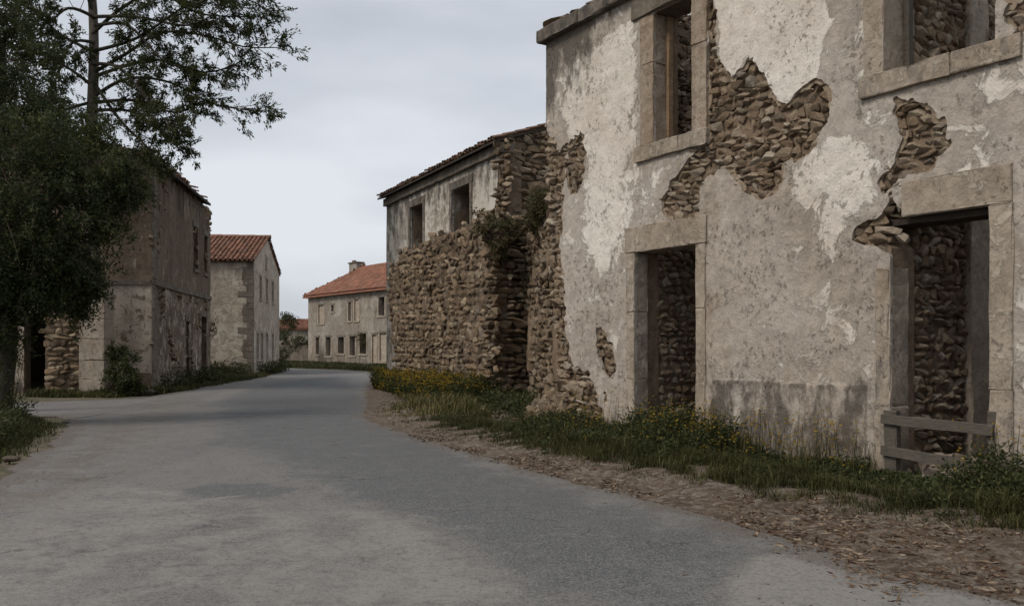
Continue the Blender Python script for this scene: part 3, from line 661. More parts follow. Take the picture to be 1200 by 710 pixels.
# threshold and the wooden barrier
th = block('threshold_step', NF, U(1030), U(1142), -.02, .10, -.10, .22, DRESS, None, .03, rough=.012, paint=(.6, .2, .2), cuts=5)
setp(th, 'low pale stone step lying in the grass below the wooden barrier', 'step')
bar = empty('wooden_barrier', tuple(NF.w3(U(1100), 0, .04)), 'grey wooden barrier of two rails closing off the near doorway of the ruined house', 'barrier')
def rail(v0, v1, h, seed):
    r = np.random.default_rng(seed); n = 9; us = np.linspace(U(1036), U(1167), n); V = []; F = []
    for i, u in enumerate(us):
        c = v0+(v1-v0)*i/(n-1)+r.normal()*.003
        for (dw, dv) in ((.030, -h/2), (.030, h/2), (.068, h/2-.006), (.068, -h/2+.006)): V.append(NF.vec(u, c+dv+r.normal()*.002, dw+r.normal()*.001))
    for i in range(n-1):
        for k in range(4): F.append([i*4+k, (i+1)*4+k, (i+1)*4+(k+1) % 4, i*4+(k+1) % 4])
    F += [[0, 1, 2, 3], [n*4-1, n*4-2, n*4-3, n*4-4]]
    link('rail', mesh_py('rail', V, F, WOOD), bar)
rail(.76, .73, .115, 1); rail(.40, .335, .115, 2)
block('post', NF, U(1038), U(1052), .0, .86, -.055, .028, WOOD, bar, .006, cuts=4)
block('post', NF, U(1158), U(1168)+.0, .0, .92, -.05, .028, WOOD, bar, .006, cuts=4)
# rubble fallen inside the near doorway
hp = empty('fallen_stones', tuple(NF.w3(U(1100), 0.05, -.6)), 'heap of fallen stones lying inside the doorway behind the wooden barrier', 'stone heap')
hs = Stones(stone('fallen_stone_pale', [(0., (.26, .20, .16)), (.5, (.36, .28, .22)), (1., (.46, .38, .31))], lic=.2), 290)
def hfn(r):
    u = r.uniform(D2[0]+.05, D2[1]+.4); w = -r.uniform(.05, 1.8); return NF.w3(u, .05+.22*math.exp(-((w+.7)/.6)**2)*r.uniform(.2, 1), w)
hs.pile(150, hfn, .15, np.random.default_rng(2)); hs.build(hp)

# ================================================================== MIDDLE HOUSE
MD = np.array(MF.d); MN = np.array(MF.n); ML = 10.07; MH = 7.12
mid = empty('abandoned_house', tuple(MF.w3(5, 0)), 'old two-storey house with stained grey plaster and two empty upper windows behind the rubble wall', 'abandoned house')
MW = [(*[MF.px(x, HOR)[0] for x in (481, 496)], 4.75, 6.42), (*[MF.px(x, HOR)[0] for x in (530, 551)], 4.75, 6.42)]
def mo(a, b):
    f = np.full(np.shape(a), 9.)
    for o in MW: f = np.minimum(f, rectsd(a, b, o))
    return f
def m_field(a, b):
    nz = fbm(a*2.2, b*2.2, 5, 41)*.5
    e = np.minimum(ML-.45-a+nz*.5+.25*(b-6), 9.)           # plaster lost at the near corner
    low = np.where(b < 3.0, a*0-.9+1.2*(a < .9)+nz*1.4+.25*b, 9)
    return np.minimum(np.minimum(mo(a, b), np.maximum(e, -1)), np.where(b < 3.0, 1.35-a+nz, 9))
def m_paint(a, b):
    return .55+.4*fbm(a*.6, b*.5, 3, 2)*2+.35*sstep(ML-2.8, ML-1.2, a), .18+0*a, .22+.45*sstep(5.2, 7.0, b)+.4*sstep(1.6, .2, a)
skin('plaster', MF, (0, ML, -.1, MH), .07, m_field, PL_MID, mid, 0, .05, .012, 1.2, m_paint, seed=13)
mwall = skin('wall', MF, (0, ML, -.1, MH), .14, mo, MORTAR_DK, mid, -.10, .45, .04, 2.5, None, closed=True, seed=14)
mst = Stones(ST_MID)
mst.course(MF, (1.2, ML+.1, 3.2, MH), lambda a, b: np.minimum(-m_field(a, b), mo(a, b)-.1), .30, .16, -.06, .2, .2, -.05, prom=.6)
# gable side turned to the camera: bare stone
MG = Plane(MF.w3(ML, 0, .0)[:2], -MN); 
if MG.n @ MD < 0: MG.n = -MG.n
gab = lambda a, b: MH+.15+np.minimum(a, 7.4-a)*.33-b
mg = skin('gable_wall', MG, (0.05, 7.4, -.1, 8.6), .14, gab, MORTAR_DK, mid, -.10, .45, .05, 2.5, None, closed=True, seed=15)
mst.course(MG, (-.05, 3.4, 3.4, 8.4), gab, .30, .17, -.07, .20, .3, 0, prom=.5)
mst.build(mg)
bkm = Plane(MF.w3(0, 0, -7.4)[:2], MF.d); skin('back_wall', bkm, (0, ML, -.1, MH), .4, None, MORTAR_DK, mid, 0, .4, .03, 1, None, closed=True)
fgm = Plane(MF.w3(.02, 0, -.1)[:2], -MN); skin('far_wall', fgm, (0.02, 7.2, -.1, 8.4), .3, gab, PL_MID, mid, .0, -.4, .02, 1, lambda a, b: (a*0+.4, a*0+.3, a*0+.4), closed=True)
for k, o in enumerate(MW):
    wv = block('window', MF, o[0]-.17, o[0], o[2]-.0, o[3], -.30, .03, DRESS_DK, mid, .01, paint=(.5, .2, .5), cuts=3, label='stone surround of the window nearer the big ruin' if k else None)
    block('jamb', MF, o[1], o[1]+.17, o[2], o[3], -.30, .032, DRESS_DK, wv, .01, paint=(.5, .2, .5))
    block('lintel', MF, o[0]-.2, o[1]+.2, o[3]+.003, o[3]+.24, -.3, .034, DRESS_DK, wv, .01, paint=(.3, .2, .6))
    block('sill', MF, o[0]-.2, o[1]+.2, o[2]-.16, o[2]-.003, -.3, .05, DRESS_DK, wv, .01, paint=(.3, .2, .6))
cu = -.1
while cu < ML:
    L = cr_.uniform(.8, 1.3); block('cornice_stone', MF, cu+.004, min(cu+L, ML+.05)-.004, MH-.26, MH+.02, -.3, .11+cr_.uniform(-.01, .01), DRESS_DK, mid, .02, rough=.01, paint=(.15, .2, .6), cuts=3); cu += L
du = np.array([*MD, 0.]); dvv = np.array([*(-MN), .33]); dvv /= np.linalg.norm(dvv)
P0 = MF.w3(-.25, MH+.06, .28)
quadslab('roof', [Vector(P0), Vector(P0+du*(ML+.3)), Vector(P0+du*(ML+.3)+dvv*4.3), Vector(P0+dvv*4.3)], .06, WOOD_DK, mid)
P1b = MF.w3(-.25, MH+.06, -7.7); dvb = np.array([*MN, .33]); dvb /= np.linalg.norm(dvb)
quadslab('roof', [Vector(P1b), Vector(P1b+du*(ML+.3)), Vector(P1b+du*(ML+.3)+dvb*4.3), Vector(P1b+dvb*4.3)], .06, WOOD_DK, mid)
tiles('roof_tiles', P0+np.array([0, 0, .02]), du, dvv, int((ML+.35)/.21), 11, .21, .38, TILE_OLD, mid, 5, lambda a, b, r: r.random() > .03, jit=.012)

# ================================================================== RUBBLE WALL in front of the middle house
RW = Plane(MF.w3(1.25, 0, .42)[:2], MF.d); RL = ML-1.05
rw = empty('rubble_wall', tuple(RW.w3(4, 0)), 'thick brown drystone wall with a ragged top in front of the grey plastered house', 'stone wall')
def rtop(a): return np.interp(a, [0, .5, 1.5, 3, 5, 7, RL-1.0, RL+.2], [3.7, 4.35, 4.75, 4.9, 5.15, 4.95, 5.2, 5.1])+.32*fbm(a*1.9, a*0, 4, 6)*2+.15*fbm(a*7, a*0, 2, 6)*2
def r_left(a, b): return a-np.interp(b, [0, .8, 2, 3.2, 5], [1.3, 1.1, .6, .15, .05])+.25*fbm(b*2.5, b*0+3, 3, 4)*2
rfn = lambda a, b: np.minimum(rtop(a)-b, r_left(a, b))
rcore = skin('wall_core', RW, (0, RL, -.1, 5.5), .12, lambda a, b: rfn(a, b)-.05, MORTAR_DK, rw, .0, .42, .07, 2.4, None, closed=True, seed=30)
rs = Stones(ST_MID)
rs.course(RW, (0, RL+.1, -.05, 5.5), rfn, .22, .155, -.01, .20, .45, 0, prom=.45)
RE = Plane(RW.w3(RL, 0, .0)[:2], -MN)
if RE.n @ MD < 0: RE.n = -RE.n
rs.course(RE, (-.05, 1.2, -.05, 5.1), None, .3, .17, .0, .3, .15, 0, prom=.4)
rs.build(rcore)

# link wall: broken wall closing the gap up to the near ruin
A0 = np.array(RW.w3(RL-.1, 0, -1.15)[:2]); B0 = NF.w3(.45, 0, -.75)[:2]
LW = Plane(A0, B0-A0); LL = float(np.hypot(*(B0-A0)))
lw = empty('collapsed_wall', (*((A0+B0)/2), 0), 'collapsed earthy stone wall with a dark gap between the drystone wall and the tall ruin', 'ruined wall')
LHOLE = [(LL-2.6, 1.25), (LL-1.9, 1.0), (LL-.5, 1.15), (LL-.2, 2.2), (LL-.6, 3.3), (LL-1.3, 2.6), (LL-2.2, 2.4)]
def ltop(a): return np.interp(a, [0, 1.5, 3, 5, LL-.6, LL], [5.0, 4.9, 4.75, 4.5, 4.6, 4.7])+.3*fbm(a*1.5, a*0, 4, 16)*2
lfn = lambda a, b: np.minimum(ltop(a)-b, polysd(a, b, LHOLE)+.3*fbm(a*3, b*3, 3, 18)*2)
lwave = lambda a, b: .22*fbm(a*.9, b*.45, 3, 51)*2-.18*np.exp(-((a-1.9)/.6)**2)
lcore = skin('wall_core', LW, (0, LL, -.1, 5.3), .11, lfn, MORTAR, lw, -.0, .5, .09, 1.6, None, closed=True, seed=33, wfn=lwave)
ls = Stones(stone('rubble_stone_earthy', RUB2[:2]+[(.45, (.30, .225, .15)), (.75, (.22, .17, .12)), (1., (.36, .29, .22))], lic=.25))
lreg = lambda a, b: np.minimum(lfn(a, b), fbm(a*1.1, b*.8, 4, 61)+.16)      # patches of bare earth mortar between stone zones
ls.course(LW, (0, LL, -.05, 5.2), lreg, .23, .145, .0, .20, .5, 0, prom=.8)
ls.build(lcore)
LB = Plane(LW.w3(0, 0, -1.6)[:2], LW.d)
skin('inner_wall', LB, (0, LL+1.0, -.1, 4.6), .2, None, MORTAR_DK, lw, 0, .3, .06, 2, None, closed=True, seed=35)
# heap of rubble at the foot of it
heap = empty('rubble_heap', tuple(NF.w3(.0, 0, .2)), 'slumped heap of rubble and earth at the crumbled far corner of the tall ruin', 'rubble heap')
def heap_h(a, w):    # a along link wall, w out from it
    return np.clip(1.25*np.exp(-((a-LL+.7)/1.7)**2)*np.clip(1-w/1.3, 0, 1)**1.2+.14*fbm(a*2, w*2, 3, 3)*2, -.05, 3)
hu = np.linspace(LL-5.2, LL+.9, 60); hw = np.linspace(-.15, 1.6, 20); HU, HW = np.meshgrid(hu, hw, indexing='ij')
HV = LW.w3(HU, heap_h(HU, HW)*sstep(1.25, .8, HW)*sstep(LL+.9, LL+.1, HU)-.03, HW).reshape(-1, 3); ii, jj = np.meshgrid(np.arange(59), np.arange(19), indexing='ij'); ii = ii.ravel(); jj = jj.ravel()
hme = mesh_np('earth_mound', HV, [np.stack([ii*20+jj, (ii+1)*20+jj, (ii+1)*20+jj+1, ii*20+jj+1], 1)], MORTAR, None, True)
hm = link('earth_mound', hme, heap)
hs2 = Stones(ST_MID)
def hf2(r):
    a = LL-4.6+5.4*r.beta(2.4, 1.3); w_ = abs(r.normal(0, .5))
    return LW.w3(a, float(heap_h(a, w_)*sstep(1.25, .8, w_))*float(sstep(LL+.9, LL+.1, a))-.02, w_)
hs2.pile(620, hf2, .19, np.random.default_rng(12)); hs2.build(hm)

# ================================================================== LEFT RUIN
LF = Plane((-12.6, 30.), (-.153, .988), flip=False)   # street face, u away from camera
if LF.n[0] < 0: LF.n = -LF.n
LG = Plane((-12.6, 30.), (-.988, -.153))
if LG.n[1] > 0: LG.n = -LG.n
left = empty('ruined_house', (-12.9, 30.2, 0), 'brown stained two-storey ruin on the left with a sagging tile edge and narrow street openings', 'ruined house')
LLn = 10.2; LHh = 8.0
lop = [(LF.px(x0, HOR)[0], LF.px(x1, HOR)[0], v0, v1) for x0, x1, v0, v1 in ((236, 242, -.05, 2.9), (227, 232, 4.9, 6.7), (239, 243, 4.9, 6.6), (218, 222, -.05, 2.6))]
def lfo(a, b):
    f = np.full(np.shape(a), 9.)
    for o in lop: f = np.minimum(f, rectsd(a, b, o))
    return f
ltopf = lambda a: LHh-.02*a+.3*fbm(a*1.6, a*0, 5, 77)*2-.8*sstep(8.7, 10.2, a)
lff = lambda a, b: np.minimum(lfo(a, b), ltopf(a)-b)
lpt = lambda a, b: (np.where(b < 3.75, .42+.2*fbm(a*.7, b*.7, 3, 9)*2, .22+.3*fbm(a*.8, b*.5, 3, 29)*2), .35+.3*sstep(3.7, 5, b)+.5*fbm(a*1.3, b*.15, 4, 3), .25+.3*sstep(5.5, 8, b)+.25*sstep(1.4, .1, b)+.9*fbm(a*1.6, b*.12, 4, 13))
def l_field(a, b): return np.minimum(lff(a, b), .30-fbm(a*1.3, b*1.3, 5, 81)+0*a-(.12*(b < 3.7)))
skin('plaster', LF, (0, LLn, -.1, LHh+.3), .08, l_field, PL_LEFT, left, 0, .05, .02, 1.2, lpt, seed=43)
lwl = skin('wall', LF, (0.0, LLn, -.1, LHh+.3), .2, lff, MORTAR_DK, left, -.08, .5, .03, 2, None, closed=True, seed=44)
lst = Stones(ST_MID)
lst.course(LF, (0, LLn, 0, LHh), lambda a, b: np.minimum(-l_field(a, b), lfo(a, b)-.05), .34, .17, -.05, .18, .2, -.05)
LGW = 9.0
gop = [(LG.px(52, HOR)[0], LG.px(28, HOR)[0], -.05, 2.65)]
gfo = lambda a, b: rectsd(a, b, gop[0])
gtop = lambda a: LHh+.02+.16*np.minimum(a, 9-a)
gff = lambda a, b: np.minimum(gfo(a, b), gtop(a)-b)
bare = [LG.px(*p) for p in ((93, 340), (48, 340), (48, 470), (93, 470))]
def g_field(a, b): return np.minimum.reduce([gff(a, b), polysd(a, b, bare)+.2*fbm(a*3, b*3, 3, 2)*2, .24-fbm(a*1.1, b*1.3, 5, 85)+0*a])
gpt = lambda a, b: (np.where(b < 3.75, .85+.4*fbm(a*.9, b*.9, 3, 19)*2, .22), .25+.2*sstep(3.7, 5, b), .2+.2*sstep(6, 8, b)+.3*sstep(1.2, .1, b))
skin('plaster', LG, (0, LGW, -.1, 9.2), .08, g_field, PL_LEFT, left, 0.002, .05, .02, 1.2, gpt, seed=45)
lgw = skin('gable_wall', LG, (0.05, LGW, -.1, 9.2), .2, gff, MORTAR_DK, left, -.085, .5, .03, 2, None, closed=True, seed=46)
lst.course(LG, (0, LGW, 0, 8.3), lambda a, b: np.minimum(-g_field(a, b), gfo(a, b)-.05), .32, .16, -.06, .18, .3, -.02)
lst.build(lgw)
for o in lop:
    if o[2] > 0: block('sill', LF, o[0]-.1, o[1]+.1, o[2]-.15, o[2], -.3, .06, DRESS_DK, left, .01, paint=(.1, .5, .3))
    block('lintel', LF, o[0]-.2, o[1]+.2, o[3], o[3]+.25, -.3, .03, DRESS_DK, left, .01, paint=(.1, .5, .3))
for k in range(6): block('string_course', LF, k*1.7+.003, (k+1)*1.7-.003, 3.72, 3.90, -.05, .07+random.uniform(-.01, .01), DRESS_DK, left, .02, rough=.012, paint=(.1, .5, .4))
for k in range(5): block('string_course', LG, k*1.7+.08, (k+1)*1.7+.07, 3.72, 3.90, -.05, .072+random.uniform(-.01, .01), DRESS_DK, left, .02, rough=.012, paint=(.1, .5, .4))
for k in range(22):
    h0 = k*.36; block('quoin', LF, -.03, .26+.16*(k % 2), h0+.004, h0+.356, -.06, .024+random.uniform(0, .01), DRESS_DK, left, .015, rough=.008, paint=(.35*(k < 11), .4, .35), cuts=1)
du = np.array([*LF.d, 0.]); dvl = np.array([*(-LF.n), .28]); dvl /= np.linalg.norm(dvl)
P0 = LF.w3(-.3, LHh+.02, .30)
quadslab('roof', [Vector(P0+du*.1), Vector(P0+du*9.0), Vector(P0+du*9.0+dvl*4.6), Vector(P0+dvl*4.6)], .10, WOOD_DK, left)
tiles('roof_tiles', P0+np.array([0, 0, .02]), du, dvl, 45, 12, .22, .38, TILE_OLD, left, 8, lambda a, b, r: r.random() > .06 and (b > .3 or float(fbm(a*1.1, 0, 3, 5)) > -.12) and (a < 8.4+.5*r.random() or b > 1.2+r.random()), jit=.03)
P0b = LF.w3(-.3, LHh+.02, -9.3); dvb = np.array([*LF.n, .28]); dvb /= np.linalg.norm(dvb)
quadslab('roof', [Vector(P0b), Vector(P0b+du*9.6), Vector(P0b+du*9.6+dvb*4.8), Vector(P0b+dvb*4.8)], .1, WOOD_DK, left)
for k, (pl, lo) in enumerate(((Plane(LF.w3(0, 0, -8.9)[:2], LF.d), (0, LLn)), (Plane(LF.w3(LLn-.3, 0, 0)[:2], -LF.n), (.2, 8.8)))):
    skin('back_wall' if k == 0 else 'far_wall', pl, (*lo, -.1, 7.6), .4, None, MORTAR_DK, left, 0, .4, .03, 1, None, closed=True)
# stone gatepost
gp = empty('gatepost', (-13.75, 28.0, 0), 'square weathered stone post beside the dark shrub in front of the left ruin', 'gatepost')
GP = Plane((-14.17, 27.9), (1, .03)); hcur = 0
for hh in (.5, .62, .7, .66, .7): block('shaft_stone', GP, .0, .82, hcur+.003, hcur+hh-.003, -.8, random.uniform(-.01, .01), DRESS, gp, .03, rough=.01, paint=(.12, .35, .32), cuts=3); hcur += hh
block('cap_stone', GP, -.06, .88, hcur, hcur+.16, -.86, .06, DRESS, gp, .04, rough=.01, paint=(.1, .3, .6))

# ================================================================== GABLE HOUSE
def shell(parent, planes, mat, th, paint, seed, res=.16):
    for k, (pl, L, ops, topf, nm) in enumerate(planes):
        def ff(a, b, ops=ops, topf=topf):
            f = topf(a)-b
            for o in ops: f = np.minimum(f, rectsd(a, b, o))
            return f
        vmax = float(np.max(topf(np.linspace(0, L, 40))))
        skin(nm, pl, (0, L, -.1, vmax), res, ff, mat, parent, 0, th, .012, 1, paint, closed=True, seed=seed+k)
gh = empty('gable_house', (-14.5, 50, 0), 'pale plastered house with red tiled roof and narrow windows in its gable', 'house')
C0 = np.array((-13.85, 45.7)); C1 = np.array((-15.0, 55.0)); gd = (C1-C0)/np.hypot(*(C1-C0)); GL = float(np.hypot(*(C1-C0))); GHt = 6.15; RISE = 1.75
GS = Plane(C0, gd); 
if GS.n[0] < 0: GS.n = -GS.n
GFr = Plane(C0, (-GS.n[0], -GS.n[1]))
if GFr.n[1] > 0: GFr.n = -GFr.n
gu = lambda x: GS.px(x, HOR)[0]
gwin = [(gu(x)-.0, gu(x)+wd, v0, v1) for x, wd, v0, v1 in ((304.2, .62, 4.2, 5.5), (311.8, .62, 4.2, 5.5), (318.6, .62, 4.2, 5.5), (311.0, .35, 6.1, 6.75),
        (300.6, .62, .75, 2.3), (305.8, .62, .75, 2.3), (311.8, .62, .75, 2.3), (318.6, .62, .75, 2.3))]
fwin = [(2.7, 3.2, 4.2, 5.3), (6, 6.8, 4.2, 5.5)]
gtopf = lambda a: GHt+RISE*(1-np.abs(a-GL/2)/(GL/2)); flat = lambda H: (lambda a: a*0+H)
ghp = lambda a, b: (.55+.5*fbm(a*.35, b*.5, 4, 3)*2, .25+.15*sstep(2, .2, b), .12+.35*sstep(1.5, .2, b)+.3*sstep(.5, -.2, fbm(a*.5, b*.7, 3, 5)+.2)*0)
ghp2 = lambda a, b: (.58+0*a, .2+0*a, .06+.25*sstep(.8, 0, b))
shell(gh, [(GFr, 11, fwin, flat(GHt), 'front_wall')], PL_GAB, .4, lambda a, b: (.5+.5*fbm(a*.45, b*.6, 4, 3)*2, .28+.15*sstep(2, .2, b), .22+.3*sstep(1.8, .2, b)), 50, .12)
shell(gh, [(GS, GL, gwin, gtopf, 'gable_wall')], PL_GAB, .4, ghp2, 52, .1)
shell(gh, [(Plane(GS.w3(GL, 0)[:2], (-GS.n[0], -GS.n[1])), 11, [], flat(GHt), 'back_wall'), (Plane(GFr.w3(10.6, 0)[:2], gd), GL, [], gtopf, 'side_wall')], PL_GAB, -.01, ghp, 56, .5)
for (o, pl, nm) in [(o, GS, 0) for o in gwin]+[(o, GFr, 1) for o in fwin]:
    f_ = block('window', pl, o[0]-.1, o[1]+.1, o[3], o[3]+.14, -.2, .03, DRESS, gh, .01, paint=(.5, .2, .1), cuts=1)
    block('sill', pl, o[0]-.1, o[1]+.1, o[2]-.1, o[2], -.2, .06, DRESS, f_, .01, paint=(.4, .2, .3), cuts=1)
    block('jamb', pl, o[0]-.1, o[0], o[2]+.002, o[3]-.002, -.2, .025, DRESS, f_, .01, paint=(.5, .2, .1), cuts=1); block('jamb', pl, o[1], o[1]+.1, o[2]+.002, o[3]-.002, -.2, .025, DRESS, f_, .01, paint=(.5, .2, .1), cuts=1)
    block('shutter_or_dark_fill', pl, o[0]+.002, o[1]-.002, o[2]+.002, o[3]-.002, -.26, -.21, WOOD_DK, f_, .005, cuts=1)  # dark board makes up the unlit depth of each window
for k in range(19):
    h0 = k*.323; block('quoin', GFr, -.02, .34+.26*((k*7) % 3 == 1)+.2*(k % 2), h0+.004, h0+.318, -.08, .022+random.uniform(0, .008), DRESS_DK, gh, .01, paint=(.25, .2, .35), cuts=1)
sl = math.hypot(GL/2, RISE)
for side in (0, 1):
    base = GS.w3(-.28 if side == 0 else GL+.28, GHt-.06, .18); dvx = np.array([*(gd if side == 0 else -gd)*(GL/2), RISE]); dvx /= np.linalg.norm(dvx); dux = np.array([*(-GS.n), 0.])
    quadslab('roof', [Vector(base+dvx*.12+dux*.12), Vector(base+dux*11.2+dvx*.12), Vector(base+dux*11.2+dvx*(sl+.28)), Vector(base+dux*.12+dvx*(sl+.28))], .05, TILE_RED, gh)
    if side == 0: tiles('roof_tiles', base+np.array([0, 0, .03]), dux, dvx, 45, 13, .245, .41, TILE_RED, gh, 21, jit=.006)
    else: tiles('roof_tiles', base+np.array([0, 0, .03]), dux, dvx, 45, 13, .245, .41, TILE_RED, gh, 22, jit=.006)
for k in range(12): 
    p = GS.w3(GL/2, GHt+RISE+.10, .2-k*.93); t_ = Tubes(); t_.add([p, p+np.array([*(-GS.n*.95), 0.])], [.13, .11], 8); t_.build('ridge_tile', TILE_RED, gh)

# ================================================================== FAR HOUSE
fh = empty('far_house', (-13, 72, 0), 'long stained house with a red hipped roof and chimney at the end of the road', 'house')
F0 = np.array((-19.1, 80.)); F1 = np.array((-10.0, 68.0)); fd = (F1-F0)/np.hypot(*(F1-F0)); FL = 21.5; FH = 6.15
FF = Plane(F0, fd); fu = lambda x: FF.px(x, HOR)[0]
if FF.n[1] > 0: FF.n = -FF.n
fop = []; fsh = []
for x0, x1, v0, v1, sh in ((370.6, 373.8, .75, 2.35, 0), (382.5, 387, .65, 2.35, 0), (397, 402.5, .9, 2.35, 0), (410.5, 415.5, .75, 2.4, 0), (422.5, 428.5, .9, 2.6, 0),
                        (374, 379, 3.6, 5.3, 1), (388.5, 391, 4.6, 5.2, 0), (408.6, 411.4, 3.7, 5.3, 2), (416, 420, 3.7, 5.5, 1), (444.5, 450, 4.0, 5.5, 0), (437, 441, .1, 2.5, 1), (446, 452, .3, 2.6, 1), (465, 470, .9, 2.5, 0), (480, 486, .9, 2.5, 0)):
    xm = (x0+x1)/2; xh = (x1-x0)*.66; fop.append((fu(xm-xh), fu(xm+xh), v0, v1)); fsh.append(sh)
fpt = lambda a, b: (.42+.9*fbm(a*.35, b*.5, 4, 3)*2, .32+.25*sstep(3.4, .2, b)+.6*fbm(a*.9, b*.2, 3, 9), .24+.3*sstep(5, 6.2, b)+.35*sstep(1.4, 0, b)+.7*fbm(a*1.1, b*.4, 4, 12))
shell(fh, [(FF, FL, fop, flat(FH), 'front_wall')], PL_FAR, .45, fpt, 60, .12)
shell(fh, [(Plane(FF.w3(0, 0)[:2], -FF.n), 8, [], flat(FH), 'side_wall'), (Plane(FF.w3(FL, 0)[:2], -FF.n), 8, [], flat(FH), 'side_wall'), (Plane(FF.w3(0, 0, -8)[:2], FF.d), FL, [], flat(FH), 'back_wall')], PL_FAR, .02, fpt, 62, .5)
for o, s in zip(fop, fsh):
    f_ = block('window', FF, o[0]-.16, o[1]+.16, o[3]+.003, o[3]+.18, -.25, .04, DRESS_DK, fh, .01, paint=(.4, .2, .3), cuts=1)
    block('sill', FF, o[0]-.16, o[1]+.16, o[2]-.12, o[2]-.003, -.25, .07, DRESS, f_, .01, paint=(.4, .2, .2), cuts=1)
    block('jamb', FF, o[0]-.16, o[0], o[2], o[3], -.25, .03, DRESS, f_, .01, paint=(.5, .2, .2), cuts=1); block('jamb', FF, o[1], o[1]+.16, o[2], o[3], -.25, .03, DRESS, f_, .01, paint=(.5, .2, .2), cuts=1)
    if not s: block('dark_window_fill' if o[2] < 1 else 'casement', FF, o[0]+.003, o[1]-.003, o[2]+.003, o[3]-.003, -.42, -.38, WOOD_DK, f_, .005, cuts=1)  # dark pane fills the window opening in place of interior darkness
    if s: block('shutter_or_dark_fill', FF, o[0]+.003, o[1]-.003, o[2]+.003, o[3]-.003, -.14, -.09, (DRESS if s == 1 else WOOD), f_, .005, paint=(.5, .2, .2), cuts=1)
# hipped roof
e0 = FF.w3(-.4, FH, .4); e1 = FF.w3(FL+.4, FH, .4); e2 = FF.w3(FL+.4, FH, -8.4); e3 = FF.w3(-.4, FH, -8.4); RH = 2.75
r0 = FF.w3(3.2, FH+RH, -4); r1 = FF.w3(FL-3.2, FH+RH, -4)
rv = [Vector(p) for p in (e0, e1, e2, e3, r0, r1)]; low = [v-Vector((0, 0, .12)) for v in rv[:4]]
link('roof', mesh_py('roof', rv+low, [[0, 1, 5, 4], [1, 2, 5], [2, 3, 4, 5], [3, 0, 4], [0, 6, 7, 1], [1, 7, 8, 2], [2, 8, 9, 3], [3, 9, 6, 0], [9, 8, 7, 6]], TILE_FAR), fh)
dvf = (r0-FF.w3(3.2, FH, .4)); slf = np.linalg.norm(dvf); dvf = dvf/slf; duf = np.array([*FF.d, 0.])
def hipkeep(a, b, r): t = b/slf; return a > t*3.6-.1 and a < (FL+.8)-t*3.6+.1
tiles('roof_tiles', e0+np.array([0, 0, .03]), duf, dvf, 82, 12, .272, slf/12, TILE_FAR, fh, 31, hipkeep, 4, .008)
dux = (e3-e0); lx = np.linalg.norm(dux); dux /= lx; mid0 = (e0+e3)/2; dvx = r0-mid0; sx = np.linalg.norm(dvx); dvx /= sx
tiles('roof_tiles', e0+np.array([0, 0, .03]), dux, dvx, 32, 11, .275, sx/11, TILE_FAR, fh, 32, lambda a, b, r: min(a, lx-a) > b/sx*lx/2-.1, 4, .008)
# chimney by the ridge
RP_ = Plane(FF.w3(0, 0, -3.9)[:2], FF.d); print('RIDGE', [RP_.px(*q) for q in ((396, 324), (409, 307), (418, 307), (436, 312), (453, 311))], r0, r1)
ch = Plane(RP_.w3(RP_.px(409, HOR)[0], 0, 0)[:2], FF.d); CW_ = RP_.px(418, HOR)[0]-RP_.px(409, HOR)[0]
cb = block('chimney', ch, 0, CW_, FH+2.0, FH+3.3, -.7, 0, PL_FAR, fh, .03, paint=(.5, .3, .2)); block('chimney_cap', ch, -.1, CW_+.1, FH+3.3, FH+3.4, -.8, .1, DRESS_DK, cb, .02, paint=(.3, .3, .4))
for k in range(2): block('chimney_pot', ch, .12+k*.3, .32+k*.3, FH+3.4, FH+3.62, -.45, -.25, TILE_OLD, cb, .02)
block('finial', FF, 3.1, 3.4, FH+RH, FH+RH+.4, -4.2, -3.9, TILE_OLD, fh, .04)
# remote cottage glimpsed between the houses
cot = empty('distant_cottage', (-27, 104, 0), 'small far cottage with a patched red roof glimpsed between the two houses', 'cottage')
K0 = np.array(at(352, HOR, 100)[:2]); KP = Plane((K0[0]-4.2, 101), (1, -.12))
kop = [(1.6, 2.3, .8, 2.0), (4.6, 5.2, .7, 1.9)]
shell(cot, [(KP, 9, kop, flat(3.6), 'front_wall'), (Plane(KP.w3(0, 0)[:2], -KP.n), 6, [], flat(3.6), 'side_wall'), (Plane(KP.w3(9, 0)[:2], -KP.n), 6, [], flat(3.6), 'side_wall'), (Plane(KP.w3(0, 0, -6)[:2], KP.d), 9, [], flat(3.6), 'back_wall')], PL_FAR, .3, fpt, 70, .3)
for o in kop: block('window', KP, o[0], o[1], o[2], o[3], -.25, -.2, WOOD_DK, cot, .01)
for s in (0, 1):
    base = KP.w3(-.3, 3.55, .4 if s == 0 else -6.4); dd = np.array([*(-KP.n if s == 0 else KP.n), .36]); dd /= np.linalg.norm(dd); uu = np.array([*KP.d, 0.])
    quadslab('roof', [Vector(base), Vector(base+uu*9.6), Vector(base+uu*9.6+dd*3.65), Vector(base+dd*3.65)], .1, TILE_FAR, cot)
    if s == 0: tiles('roof_tiles', base+np.array([0, 0, .03]), uu, dd, 34, 9, .28, .4, TILE_FAR, cot, 41, None, 4)
gw = empty('garden_wall', (-19.5, 84, 0), 'low grey boundary wall in front of the distant cottage', 'wall')
GW = Plane((-27.5, 84.5), (1, -.02)); skin('wall_core', GW, (0, 9.0, -.1, 2.1), .2, lambda a, b: 1.75+.12*fbm(a, a*0, 3, 4)*2-b, PL_FAR, gw, 0, .4, .03, 1, lambda a, b: (a*0+.2, a*0+.3, a*0+.5), closed=True)

